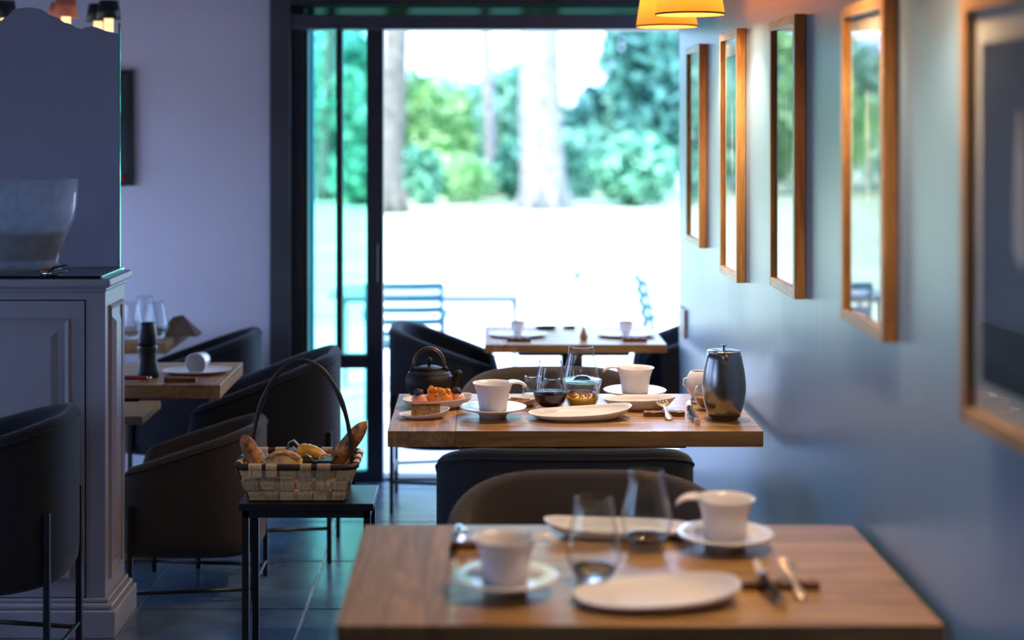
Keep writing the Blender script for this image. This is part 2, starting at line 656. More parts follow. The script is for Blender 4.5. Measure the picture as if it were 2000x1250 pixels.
for k in range(3):
    y = 4.46 + k * 0.8633
    MB().box(LX - .075, LX - .069, y, y + .8033, 0.16, 1.69).build('pane', 'screen_glass', w1)
struct(MB().box(LX - .3, 2.5, -2.8, 7.5, CEIL, CEIL + .2).build('ceiling', 'ceiling_paint'))

# garden door: dark frame, fixed glazed leaf on the left, open on the right
HEAD = EYE + 182 * DY / FPX           # 2.078
dr = bpy.data.objects.new('door_1', None)
COL.objects.link(dr)
dr.location = (0, DY, 0)
struct(dr)


def door_box(name, mat, x0, x1, y0, y1, z0, z1, bev=0.004):
    return MB().box(x0, x1, y0, y1, z0, z1, bev).build(name, mat, dr)


J1 = sx(568, DY)
door_box('jamb', 'grey_frame', JL, J1, -.03, .16, 0, 2.24)
door_box('jamb', 'dark_frame', J1, sx(592, DY), .02, .20, 0, 2.24)
door_box('head_rail', 'grey_frame', J1, 2.25, -.02, .13, HEAD, 2.145)
door_box('head_rail', 'dark_frame', J1, 2.25, -.035, .16, 2.19, 2.245)
door_box('clerestory_pane', 'smoked_glass', J1, 2.25, .05, .058, 2.145, 2.19, 0)
door_box('track', 'dark_frame', J1, 2.25, .06, .14, -0.003, 0.012)
L0, L1_, L2_, L3 = sx(592, DY), sx(655, DY), sx(668, DY), sx(715, DY)
PR = sx(748, DY)
zt0 = EYE - (722 - 240) * DY / FPX
zt1 = EYE - (695 - 240) * DY / FPX
leaf_f = (('stile', 'dark_frame', L3, PR, 0.0, HEAD), ('muntin', 'dark_frame', L1_, L2_, zt0, HEAD),
          ('stile', 'dark_frame', L0, L0 + .02, 0.0, HEAD),
          ('cross_rail', 'dark_frame', L0 + .02, L3, zt0, zt1), ('bottom_rail', 'dark_frame', L0 + .02, L3, 0.0, .05))
for nm, mt, a, b, c, d in leaf_f:
    door_box(nm, mt, a, b, .03, .085, c, d)
door_box('pane', 'window_glass', L0 + .02, L1_, .055, .061, zt1, HEAD, 0)
door_box('pane', 'window_glass', L2_, L3, .055, .061, zt1, HEAD, 0)
door_box('pane', 'window_glass', L0 + .02, L3, .055, .061, .05, zt0, 0)
door_box('pull_handle', 'black_steel', sx(728, DY), sx(738, DY), -.005, .03, .92, 1.10)
# switch on the end of the right wall
tag(MB().box(WX - .012, WX, 6.43, 6.60, .755, .872, .003).build('switch_plate', 'switch_plate'),
    'small brownish switch plate at the far end of the blue wall', 'switch')

# ------------------------------------------------------------------ garden
GZ = -0.17
lawn = MB().box(-70, 70, 14.0, 160, GZ - .5, GZ).build('lawn', 'lawn_mat')
struct(lawn)
struct(MB().box(-70, -14, -30, 14.0, GZ - .5, GZ).box(-14, LX - .3, -30, 7.30, GZ - .5, GZ).build('unseen_dark_ground', 'dark_ground_mat'))  # unseen ground, added dark so less light bounces up to the far wall
tb = struct(MB().box(-14, 14, 7.30, 14.0, GZ - .5, GZ - .012).build('terrace', 'terrace_stone'))
pm = MB().box(0, .988, 0, .788, -.014, 0, .003).mesh('paving_slab')
pm.materials.append(MATS['terrace_stone'])
for i in range(-5, 5):
    for j in range(8):
        o = bpy.data.objects.new('paving_slab', pm)
        COL.objects.link(o)
        o.parent = tb
        o.location = (i * 1.0 + (j % 2) * .4, 7.42 + j * .8, GZ)
MB().box(-2, 2.6, 7.30, 7.42, GZ - .1, -.03, .004).build('door_step', 'terrace_stone', tb)
# pier of the house front outside the fixed leaf
pr = struct(MB().box(-1.62, sx(614, 7.92), 7.86, 7.94, GZ, 2.7).build('wall_outside_pier', 'pier_render'))


def leaf_cloud(clumps, n, size, seed):
    """mesh of n small folded leaves scattered through ellipsoid clumps (cx,cy,cz,rx,ry,rz)"""
    rng = np.random.default_rng(seed)
    vol = np.array([c[3] * c[4] * c[5] for c in clumps]) ** 0.7
    pick = rng.choice(len(clumps), n, p=vol / vol.sum())
    cl = np.array(clumps)[pick]
    d = rng.normal(size=(n, 3))
    d /= np.linalg.norm(d, axis=1)[:, None]
    r = rng.random(n) ** 0.45
    p = cl[:, :3] + d * cl[:, 3:] * r[:, None]
    p[:, 2] = np.maximum(p[:, 2], 0.05)
    a = rng.normal(size=(n, 3))
    a /= np.linalg.norm(a, axis=1)[:, None]
    b = np.cross(a, rng.normal(size=(n, 3)))
    b /= np.linalg.norm(b, axis=1)[:, None]
    c = np.cross(a, b)
    s = size * (0.6 + 0.8 * rng.random(n))[:, None]
    V = np.empty((n, 4, 3))
    V[:, 0] = p - a * s
    V[:, 1] = p + b * s * .55 + c * s * .18
    V[:, 2] = p + a * s
    V[:, 3] = p - b * s * .55 + c * s * .18
    F = np.arange(n * 4).reshape(n, 4)
    me = bpy.data.meshes.new('foliage')
    me.from_pydata(V.reshape(-1, 3).tolist(), [], F.tolist())
    me.update()
    return me


def shrub(name, label, cat, x, y, w, h, mat, n, seed, size=.11, group=None, lift=0.0, trunk=0.0, depth=None):
    root = thing(name, label, cat, (x, y, GZ), 0, group)
    rng = random.Random(seed)
    dep = depth or w
    cl = []
    for k in range(9):
        a = rng.random() * 2 * PI
        q = rng.random() ** .5 * .62
        rr = rng.uniform(.28, .45)
        cl.append((math.cos(a) * q * w / 2, math.sin(a) * q * dep / 2, lift + (h - lift) * rng.uniform(.28, .78),
                   rr * w / 2, rr * dep / 2, rr * (h - lift) * .62))
    cl.append((0, 0, lift + (h - lift) * .45, w * .36, dep * .36, (h - lift) * .45))
    me = leaf_cloud(cl, int(n * .55), size * 1.55, seed)
    me.materials.append(MATS[mat])
    f = bpy.data.objects.new('foliage', me)
    COL.objects.link(f)
    f.parent = root
    st = MB()
    tr = trunk or .05
    top = lift + (h - lift) * .5
    st.tube([(0, 0, -.05), (.04, .02, top * .5), (-.03, 0, top)], [tr, tr * .8, tr * .5], 8)
    for k in range(4):
        a = rng.random() * 6.28
        st.tube([(0, 0, top * .55), (math.cos(a) * w * .2, math.sin(a) * dep * .2, top)], [tr * .5, tr * .25], 6)
    st.build('stem', 'grey_bark', root)
    return root


def big_trunk(name, label, x, y, r, h, mat, flare, crown_mat, seed):
    root = thing(name, label, 'tree', (x, y, GZ))
    pts, rs = [], []
    for k in range(14):
        t = k / 13
        pts.append((0.10 * math.sin(t * 4 + seed), 0.08 * math.cos(t * 5), t * h))
        rs.append(r * (1 + flare * math.exp(-t * 22)) * (1 - .25 * t))
    m = MB()
    m.tube(pts, rs, 20)
    for k in range(6):
        a = k * 1.05 + seed
        m.tube([(math.cos(a) * r * .7, math.sin(a) * r * .7, .45), (math.cos(a) * r * 1.35, math.sin(a) * r * 1.35, -.05)],
               [r * .3, r * .15], 8)
    m.build('trunk', mat, root)
    rng = random.Random(seed)
    cl = []
    for k in range(8):
        a = rng.random() * 6.28
        q = rng.uniform(.2, .9)
        cl.append((math.cos(a) * q, math.sin(a) * q, h + rng.uniform(-.6, 2), .9, .9, 1.1))
        MBb = MB()
        MBb.tube([(0, 0, h * .8), (math.cos(a) * q * .5, math.sin(a) * q * .5, h), (math.cos(a) * q, math.sin(a) * q, h + .8)],
                 [r * .4, r * .3, r * .12], 8)
        MBb.build('branch', mat, root)
    me = leaf_cloud(cl, 5000, .15, seed)
    me.materials.append(MATS[crown_mat])
    f = bpy.data.objects.new('foliage', me)
    COL.objects.link(f)
    f.parent = root
    return root


big_trunk('pale_tree', 'massive pale-barked tree trunk standing in the middle of the lawn edge', sx(1063, 32.4), 32.4, .47, 7.5,
          'pale_bark', .22, 'leaf_light', 3)
big_trunk('grey_tree', 'darker grey tree trunk seen just right of the door post', sx(768, 31.0), 31.0, .27, 7.0, 'grey_bark', .5,
          'leaf_light', 5)
big_trunk('thin_tree', 'slender grey trunk left of the massive pale tree', sx(955, 37), 37, .15, 6.5, 'pale_bark', .3, 'leaf_mint', 8)
big_trunk('leaning_tree', 'thin tree trunk seen through the glazed door leaf', sx(640, 36), 36, .16, 6.5, 'grey_bark', .3, 'leaf_mint', 11)
GB = 'shrubs at the far side of the lawn'
shrub('rounded_shrub', 'big rounded dark green shrub right of the massive pale trunk', 'shrub', sx(1235, 33.5), 33.5, 2.7, 1.75,
      'leaf_bush', 5200, 21, .10, GB)
shrub('tall_shrub', 'tall dark leafy shrub at the right edge of the doorway view', 'shrub', sx(1290, 38), 38, 3.6, 4.6, 'leaf_dark', 6500,
      22, .13, GB, lift=.4)
shrub('teal_shrub', 'dark teal shrub between the pale trunk and the tall shrub', 'shrub', sx(1175, 40), 40, 2.4, 3.1, 'leaf_dark', 3200, 23,
      .13, GB, lift=.3)
shrub('light_shrub', 'light yellow-green shrub left of the slender trunk', 'shrub', sx(850, 38), 38, 2.6, 3.1, 'leaf_light', 3800, 24, .12, GB)
shrub('low_shrub', 'low dark shrub at the foot of the grey trunk', 'shrub', sx(820, 34), 34, 1.3, 1.35, 'leaf_bush', 1600, 25, .10, GB)
shrub('mint_shrub', 'mint green shrub directly left of the massive pale trunk', 'shrub', sx(985, 39), 39, 2.2, 3.3, 'leaf_mint', 3200, 26, .12, GB)
shrub('pale_low_shrub', 'small pale shrub between slender and massive trunks', 'shrub', sx(905, 35), 35, 1.6, 1.2, 'leaf_light', 1600, 27, .10, GB)
shrub('glazed_shrub', 'tall mint shrub filling the view through the glazed door leaf', 'shrub', sx(665, 37), 37, 3.4, 4.2, 'leaf_mint', 5500,
      28, .13, GB)
shrub('lawn_edge_shrub', 'low bushy shrub behind the door post at the lawn edge', 'shrub', sx(700, 34), 34, 1.6, 1.3, 'leaf_bush', 1600, 29, .1, GB)
more = [('hedge_shrub', 'dark low shrub in the gap left of the pale trunk', 1000, 36, 1.3, 1.5, 'leaf_bush', 1800),
        ('hedge_shrub', 'mid green shrub behind the slender trunk', 930, 41, 2.6, 2.7, 'leaf_mint', 3000),
        ('hedge_shrub', 'dark shrub behind the grey trunk', 790, 42, 2.4, 2.6, 'leaf_dark', 2600),
        ('hedge_shrub', 'pale shrub just right of the pale trunk', 1130, 37, 1.5, 2.0, 'leaf_mint', 2000),
        ('hedge_shrub', 'mint shrub above the rounded shrub', 1225, 42, 2.8, 2.6, 'leaf_mint', 3000),
        ('hedge_shrub', 'dark shrub left of the view through the door leaf', 560, 40, 3.0, 3.2, 'leaf_dark', 3000),
        ('hedge_shrub', 'light shrub seen only in the picture glass', 420, 39, 3.6, 3.8, 'leaf_light', 4200),
        ('hedge_shrub', 'dense mint shrub at the far left of the lawn', 270, 41, 4.0, 4.4, 'leaf_mint', 4500)]
for k, (nm, lab, px, yy, w_, h_, mt, n_) in enumerate(more):
    shrub(nm, lab, 'shrub', sx(px, yy), yy, w_, h_, mt, n_, 70 + k, .11, GB)
# background trees further back and out to the sides (seen in the picture glass too)
GT = 'trees behind the lawn shrubs'
back = [(-18, 44, 6, 6.5, 'leaf_mint'), (-12.5, 42, 5.5, 6.0, 'leaf_light'), (-7.6, 48, 4.6, 5.5, 'leaf_light'), (-5.0, 46, 5, 5.2, 'leaf_dark'),
        (-1.2, 50, 6, 3.6, 'leaf_mint'), (1.6, 57, 5, 3.8, 'leaf_light'), (4.6, 50, 5, 3.4, 'leaf_mint'), (8.5, 44, 6, 6, 'leaf_dark')]
desc = ['farthest left mint tree behind the lawn', 'light green tree left of the house pier', 'light green tree just left of the door leaf',
        'dark tree behind the tall mint shrub', 'low mint tree behind the light shrub', 'pale green tree behind the massive trunk',
        'mint tree behind the dark teal shrub', 'dark tree right of the doorway view']
for k, (x, y, w, h, mt) in enumerate(back):
    shrub('garden_tree', desc[k], 'tree', x, y, w, h, mt, 4500, 40 + k, .18, GT, lift=.2, trunk=.16)


def garden_chair(name, label, loc, rz):
    root = thing(name, label, 'chair', loc, rz, 'green slatted garden chairs')
    # faces local +y, back rest at -y
    for s in (-1, 1):
        MB().tube([(s * .23, -.22, 0), (s * .23, -.20, .42), (s * .23, -.27, .84)], .013, 8).build('back_post', 'garden_paint', root)
        MB().tube([(s * .23, .24, 0), (s * .23, .22, .44), (s * .23, .22, .62)], .013, 8).build('leg', 'garden_paint', root)
        MB().tube([(s * .23, -.23, .62), (s * .25, 0, .645), (s * .24, .24, .62)], .014, 8, flat=(1.6, .8)).build('armrest', 'garden_paint', root)
    for k in range(6):
        z = .46 + k * .074
        y = -.208 - (z - .42) * .167
        MB().tube([(-.23, y, z), (-.1, y - .03, z), (.1, y - .03, z), (.23, y, z)], .021, 8, flat=(.35, 1.0)).build('back_slat', 'garden_paint', root)
    for k in range(6):
        y = -.17 + k * .075
        MB().box(-.235, .235, y, y + .05, .425, .437, .003).build('seat_slat', 'garden_paint', root)
    return root


garden_chair('garden_chair', 'teal slatted garden chair seen from behind, left on the terrace', (sx(793, 9.7), 9.7, GZ), 0)
garden_chair('garden_chair', 'teal slatted garden chair seen side-on, at the right of the terrace', (sx(1300, 9.8) + .12, 9.8, GZ), -PI / 2)


def garden_table(name, label, x0, x1, y0, y1, h):
    root = thing(name, label, 'table', ((x0 + x1) / 2, (y0 + y1) / 2, GZ))
    w, d = (x1 - x0) / 2, (y1 - y0) / 2
    n = 7
    for k in range(n):
        a = -d + k * 2 * d / n
        MB().box(-w, w, a + .006, a + 2 * d / n - .006, h - .02, h, .003).build('slat', 'pale_metal', root)
    MB().box(-w + .05, w - .05, -d + .06, -d + .09, h - .05, h - .02).build('apron', 'pale_metal', root)
    MB().box(-w + .05, w - .05, d - .09, d - .06, h - .05, h - .02).build('apron', 'pale_metal', root)
    for a in (-1, 1):
        for b in (-1, 1):
            MB().box(a * (w - .06) - .015, a * (w - .06) + .015, b * (d - .07) - .015, b * (d - .07) + .015, 0, h - .02).build('leg', 'pale_metal', root)


garden_table('garden_table', 'pale slatted garden table in front of the left garden chair', -1.0, .28, 10.05, 10.75, .70)
pt = thing('pedestal_table', 'small round pale pedestal table out on the bright terrace', 'table', (sx(1128, 13), 13, GZ))
MB().lathe([(0, .595), (.16, .595), (.17, .585), (.16, .575), (0, .57)], 32).build('table_top', 'pale_metal', pt)
MB().lathe([(0, .57), (.06, .56), (.022, .50), (.02, .05), (.10, .02), (.11, 0), (0, 0)], 20).build('pedestal', 'pale_metal', pt)


# ------------------------------------------------------------------ tables
TH = 0.745


def dining_table(name, label, x0, x1, y0, y1, h=TH, th=.047, end='left', colx=0.0, endw=.20):
    root = thing(name, label, 'table', ((x0 + x1) / 2, (y0 + y1) / 2, 0), 0, 'oak restaurant tables')
    w, d = (x1 - x0) / 2, (y1 - y0) / 2
    if end == 'left':
        MB().box(-w, -w + endw - .0006, -d, d, h - th, h, .002).build('end_board', 'oak_y', root)
        a0, a1 = -w + endw, w
    else:
        MB().box(w - endw + .0006, w, -d, d, h - th, h, .002).build('end_board', 'oak_y', root)
        a0, a1 = -w, w - endw
    n = 5
    for k in range(n):
        b = -d + 2 * d * k / n
        MB().box(a0, a1, b + .0003, b + 2 * d / n - .0003, h - th, h, .0015).build('plank', 'oak_x', root)
    MB().box(-w * .62, w * .62, -d * .6, d * .6, h - th - .03, h - th, .003).build('under_frame', 'black_steel', root)
    MB().box(colx - .045, colx + .045, -.045, .045, .02, h - th - .03, .004).build('column', 'black_steel', root)
    MB().box(colx - .2, colx + .2, -.2, .2, 0, .02, .004).build('base_plate', 'black_steel', root)
    return root


T1 = (-.264, .834, 2.791, 3.491)
T2 = (-.277, .828, 4.553, 5.181)
dining_table('dining_table', 'oak table set for two in the blurred foreground', *T1)
dining_table('dining_table', 'oak table in sharp focus laid with breakfast and a steel carafe', *T2)
dining_table('dining_table', 'oak table right at the open garden door', .012, .765, 6.40, 6.98, h=.735, th=.035, endw=.13)
dining_table('dining_table', 'oak table with the black pepper mill behind the cabinet', -2.5, -.904, 5.353, 5.86, end='right', colx=-.42)
dining_table('dining_table', 'oak table with glasses nearest the lilac far wall', -2.5, -1.30, 6.38, 6.9, end='right', colx=-.25)
lt = thing('low_table', 'low oak table whose corner peeks out behind the cabinet', 'table', (-1.56, 5.80, 0))
MB().box(-.30, .30, -.05, .28, .53, .56, .003).build('table_top', 'oak_x', lt)
MB().box(.13, .19, .06, .16, .06, .53, .003).build('leg', 'oak_z', lt)
MB().box(-.19, -.13, .06, .16, .06, .53, .003).build('leg', 'oak_z', lt)
MB().box(.10, .33, .03, .19, 0, .06, .006).build('foot', 'oak_x', lt)
MB().box(-.22, -.10, .03, .19, 0, .06, .006).build('foot', 'oak_x', lt)


# ------------------------------------------------------------------ upholstered tub chairs
def tub_chair(label, loc, rz, w=.70, d=.56, zb=.27, zback=.775, zarm=.58, seat=.45, mat='fabric_sky_tint', name='tub_chair', t=.045, ne=3.2,
              rail=.13, grp='upholstered tub chairs'):
    """faces local -y; the rim is level round the back and slopes down along the arms"""
    root = thing(name, label, 'chair', loc, rz, grp)
    A, B = w / 2, d / 2
    n = 56
    f0 = math.radians(-52)
    f1 = math.radians(232)

    def plan(f, off):
        a, b = A - off, B - off
        c, s = math.cos(f), math.sin(f)
        return (a * math.copysign(abs(c) ** (2 / ne), c), b * math.copysign(abs(s) ** (2 / ne), s))

    m = MB()
    vs, fs = [], []
    sec = None
    for i in range(n + 1):
        f = f0 + (f1 - f0) * i / n
        xo, yo = plan(f, 0)
        u = min(1.0, max(0.0, (B - .015 - yo) / (2 * B)))
        zr = zback - (zback - zarm) * (u ** 1.05)
        # soften the front end of the arms
        endk = min(i, n - i)
        if endk < 3:
            zr -= (3 - endk) ** 2 * .012
        ring = []
        for off, z in ((.05, zb), (.018, zb + .008), (.004, zb + .03), (0, zb + .07), (0, (zb + zr) / 2), (0, zr - t * .5), (t * .06, zr - t * .26),
                       (t * .25, zr - t * .07), (t * .5, zr), (t * .75, zr - t * .07), (t * .94, zr - t * .26), (t, zr - t * .5),
                       (t + .004, (seat + zr) / 2), (t + .01, min(seat - .04, zr - .05))):
            p = plan(f, off)
            ring.append((p[0], p[1], z))
        sec = len(ring)
        vs += ring
    for i in range(n):
        for k in range(sec - 1):
            fs.append((i * sec + k, i * sec + k + 1, (i + 1) * sec + k + 1, (i + 1) * sec + k))
    fs.append(tuple(range(sec)))
    fs.append(tuple(n * sec + k for k in range(sec))[::-1])
    m.add(vs, fs, True)
    m.build('shell', mat, root)
    # piping line along the outer edge of the rim
    pp = []
    for i in range(2, n - 1):
        f = f0 + (f1 - f0) * i / n
        xo, yo = plan(f, -.001)
        u = min(1.0, max(0.0, (B - .015 - yo) / (2 * B)))
        zr = zback - (zback - zarm) * (u ** 1.05)
        pp.append((xo, yo, zr - t * .55))
    MB().tube(pp, .0035, 6).build('piping', mat, root)
    # seat block filling the plan
    s = MB()
    vs, fs = [], []
    q = 40
    lv = ((t + .03, zb + .004), (t + .004, zb + .03), (t + .004, seat - .03), (t + .012, seat - .008), (t + .04, seat + .004), (A * .7, seat + .012))
    for off, z in lv:
        for i in range(q):
            p = plan(2 * PI * i / q, min(off, A * .85, B * .85))
            vs.append((p[0], p[1] - .006, z))
    for k in range(len(lv) - 1):
        for i in range(q):
            j = (i + 1) % q
            fs.append((k * q + i, k * q + j, (k + 1) * q + j, (k + 1) * q + i))
    fs.append(tuple(range(q)))
    fs.append(tuple((len(lv) - 1) * q + i for i in range(q)))
    s.add(vs, fs, True)
    s.build('seat_cushion', mat, root)
    # thin steel legs up the outside of the shell
    zl = zb + (zback - zb) * .46
    spots = {}
    for sgn in (-1, 1):
        for key, f in (('b', 58), ('f', -30)):
            f = math.radians(f)
            xx, yy = plan(f, -.008)
            xx *= sgn
            spots[(sgn, key)] = (xx, yy)
            MB().box(xx - .009, xx + .009, yy - .009, yy + .009, 0, zl if key == 'b' else min(zl, zarm - .1), .002).build('leg', 'black_steel', root)
        if rail:
            MB().tube([(*spots[(sgn, 'f')], rail), (*spots[(sgn, 'b')], rail)], .007, 6).build('side_rail', 'black_steel', root)
    if rail:
        MB().tube([(*spots[(-1, 'b')], rail + .016), (*spots[(1, 'b')], rail + .016)], .007, 6).build('back_rail', 'black_steel', root)
    return root


tub_chair('dark tub chair with its flat back to the camera, at the focused table', (.232, 4.42, 0), PI, .72, .56, ne=3.6)
tub_chair('brown-lit tub chair facing the camera behind the foreground table', (.265, 3.70, 0), 0, .70, .56, zback=.765, zarm=.56, mat='fabric_lamp_tint', ne=2.7)
tub_chair('brown-lit tub chair facing the camera behind the focused table', (.26, 5.45, 0), 0, .68, .56, zback=.755, mat='fabric_lamp_tint', ne=2.7)
tub_chair('ribbed black tub chair cut off by the left edge in front of the cabinet', (-1.485, 4.50, 0), -PI / 2, .56, .60, zb=.34, zback=.815,
          zarm=.66, ne=2.5)
tub_chair('low brownish tub chair between cabinet and black stool', (-1.03, 5.50, 0), -PI / 2, .42, .52, zb=.15, zback=.60, zarm=.44, seat=.33,
          mat='fabric_lamp_tint', rail=.04, t=.04)
tub_chair('blue-lit dark tub chair behind the bread basket, drawn up to the pepper mill table', (-.85, 5.99, 0), -PI / 2, .52, .60, zb=.25, zback=.775, zarm=.56)
tub_chair('blue-lit tub chair at the table nearest the lilac far wall', (-1.25, 6.62, 0), -PI / 2, .50, .60, zback=.765, zarm=.57)
tub_chair('blue-lit tub chair left of the table at the garden door', (-.14, 6.74, 0), PI / 2, .54, .52, zback=.775, zarm=.60)
tub_chair('dark tub chair right of the table at the garden door, half hidden by the wall', (.93, 6.97, 0), -PI / 2, .50, .56, zback=.80, zarm=.62)

# ------------------------------------------------------------------ cabinet with glass screen
cb = thing('cabinet', 'grey-lilac panelled cabinet with moulded plinth at the left', 'cabinet', (-1.9, 5.11, 0))


def cbox(name, mat, x0, x1, y0, y1, z0, z1, bev=.0, parent=None, label=None):
    ox, oy = -1.9, 5.11
    o = MB().box(x0 - ox, x1 - ox, y0 - oy, y1 - oy, z0, z1, bev).build(name, mat, parent or cb)
    return o


BX, BY0, BY1 = -1.216, 4.985, 5.255
cbox('body', 'cabinet_paint', -2.6, BX, BY0, BY1, .09, 1.128)
cbox('plinth', 'cabinet_paint', -2.6, BX + .042, BY0 - .03, BY1 + .015, 0, .088, .004)
cbox('plinth_moulding', 'cabinet_paint', -2.6, BX + .030, BY0 - .02, BY1 + .012, .088, .108, .008)
cbox('plinth_moulding', 'cabinet_paint', -2.6, BX + .016, BY0 - .010, BY1 + .006, .108, .122, .005)
cbox('top_board', 'cabinet_paint', -2.6, BX + .030, BY0 - .045, BY1 + .015, 1.124, 1.153, .009)
cbox('top_moulding', 'cabinet_paint', -2.6, BX + .012, BY0 - .02, BY1 + .006, 1.108, 1.124, .006)
# door on the front: frame, bevel and raised field
DXR, DXL, DZ0, DZ1 = -1.278, -2.05, .125, 1.078
cbox('door_gap', 'black_steel', DXL - .004, DXR + .004, BY0 - .0008, BY0 + .001, DZ0 - .004, DZ1 + .004)
cd = cbox('door', 'cabinet_paint', DXL, DXR, BY0 - .004, BY0 + .002, DZ0, DZ1, .001)


def raised_panel(parent, x0, x1, z0, z1, yf, M=None, off=(0, 0)):
    """four bevelled mouldings around a raised field, facing -y at yf"""
    m = MB()
    e0, e1, e2, e3 = 0.0, .016, .034, .060
    rings = [(e0, 0.0), (e0 + .004, .010), (e1, .006), (e1 + .002, -.004), (e2, -.004), (e3, .012)]
    vs = []
    for e, h in rings:
        vs += [(x0 + e, yf - h, z0 + e), (x1 - e, yf - h, z0 + e), (x1 - e, yf - h, z1 - e), (x0 + e, yf - h, z1 - e)]
    fs = []
    for k in range(len(rings) - 1):
        for i in range(4):
            j = (i + 1) % 4
            fs.append((k * 4 + i, k * 4 + j, k * 4 + 4 + j, k * 4 + 4 + i))
    k = len(rings) - 1
    fs.append((k * 4, k * 4 + 1, k * 4 + 2, k * 4 + 3))
    m.add(vs, fs)
    if M is not None:
        m.v = [tuple(M @ Vector(v)) for v in m.v]
    return m


m = raised_panel(None, DXL + .05, DXR - .046, DZ0 + .06, DZ1 - .055, BY0 - .004)
m.v = [(v[0] + 1.9, v[1] - 5.11, v[2]) for v in m.v]
m.build('raised_panel', 'cabinet_paint', cd)
# side frame and panel facing the doorway (+x)
sp = cbox('side_frame', 'cabinet_paint', BX - .001, BX + .004, BY0, BY1, .122, 1.108, .001)
Mside = Matrix.Translation((BX + .004 + 1.9, 0, 0)) @ Matrix.Rotation(PI / 2, 4, 'Z')
m = raised_panel(None, BY0 - 5.11 + .045, BY1 - 5.11 - .04, .17, 1.06, 0, Mside)
m.build('side_panel', 'cabinet_paint', sp)

# black glass sheet on the top
bs = thing('glass_counter_sheet', 'black glass sheet with a bright green edge on the cabinet top', 'glass sheet', (-1.9, 5.11, 1.153))
MB().box(-.70, .682, -.165, .145, 0, .009, .001).build('sheet', 'black_glass', bs)
MB().box(.682, .687, -.165, .145, .001, .009, .001).build('polished_edge', 'glass_edge', bs, label='bright yellow-green polished edge')

# glass screen with a mountain silhouette
scr = thing('glass_screen', 'upright glass screen with dark grey wavy silhouette behind the glass bowl', 'screen', (-1.9, 5.235, 1.162))
zs = lambda y: EYE + (240 - y) * 5.235 / FPX - 1.162
xr = sx(234, 5.235) + 1.9
MB().box(-.70, xr - .004, 0, .008, 0, 1.05, .0008).build('pane', 'screen_glass', scr)
MB().box(xr - .004, xr + .001, -.001, .009, 0, zs(45), .0008).build('polished_edge', 'glass_edge_white', scr, label='bright polished glass edge')
MB().box(xr - .004, xr - .001, 0, .008, zs(45), 1.05, .0005).build('upper_edge', 'screen_glass', scr)
sil = [(-160, 60), (-90, 30), (-40, 52), (0, 40), (14, 30), (25, 18), (45, 14.5), (60, 14), (80, 18), (95, 29), (110, 34), (125, 44), (133, 45),
       (148, 54), (157, 57), (166, 53), (178, 51), (188, 53), (205, 60), (220, 63), (231, 67)]
poly = [(sx(a, 5.235) + 1.9, zs(b)) for a, b in sil]
poly = [(poly[0][0], 0.0)] + poly + [(poly[-1][0], 0.0)]
mm = MB().prism(poly[::-1], 0, .002, Matrix.Translation((0, .0115, 0)) @ Matrix.Rotation(PI / 2, 4, 'X'))
mm.build('silhouette_film', 'silhouette_film', scr, label='matt dark grey film cut to a mountain outline')

# glass bowl with ice water
gb = thing('glass_bowl', 'big frosty glass bowl of ice water on the cabinet', 'bowl', (sx(12, 5.09), 5.09, 1.162))
bh = .305
out = [(.0, .0), (.165, .0), (.185, .008), (.185, .018), (.172, .028), (.182, .07), (.20, .125), (.222, .17), (.232, .22), (.235, bh)]
inn = [(.229, bh), (.225, .22), (.214, .172), (.193, .128), (.174, .075), (.162, .040), (0, .036)]
MB().lathe(out + inn, 56, sy_=.58).build('bowl', 'frosted_glass', gb)
MB().lathe([(0, .038), (.160, .042), (.172, .075), (.190, .126), (.191, .132), (0, .132)], 48, sy_=.57).build('water', 'water_ice', gb)
rng = random.Random(4)
for k in range(7):
    a = rng.random() * 6.28
    q = rng.uniform(.05, .15)
    M = Matrix.Translation((math.cos(a) * q, math.sin(a) * q * .55, .134)) @ Matrix.Rotation(rng.random() * 3, 4, Vector((rng.random(), rng.random(), 1)))
    MB().box(-.014, .014, -.014, .014, -.012, .012, .004, M).build('ice_cube', 'ice', gb)
# tongs beside the bowl
tg = thing('serving_tongs', 'small dark tongs with amber grip beside the glass bowl', 'tongs', (sx(112, 5.0), 5.0, 1.162))
MB().tube([(-.04, 0, .005), (-.01, .0, .022), (.03, .005, .030)], [.006, .007, .005], 8, flat=(1.4, .6)).build('upper_arm', 'black_steel', tg)
MB().tube([(-.045, -.01, .004), (-.005, -.012, .005), (.035, -.006, .012)], [.005, .007, .004], 8, flat=(1.4, .6)).build('lower_arm', 'polished', tg)
MB().tube([(-.055, 0, .006), (-.028, 0, .013)], [.006, .008], 8).build('grip', 'amber', tg)

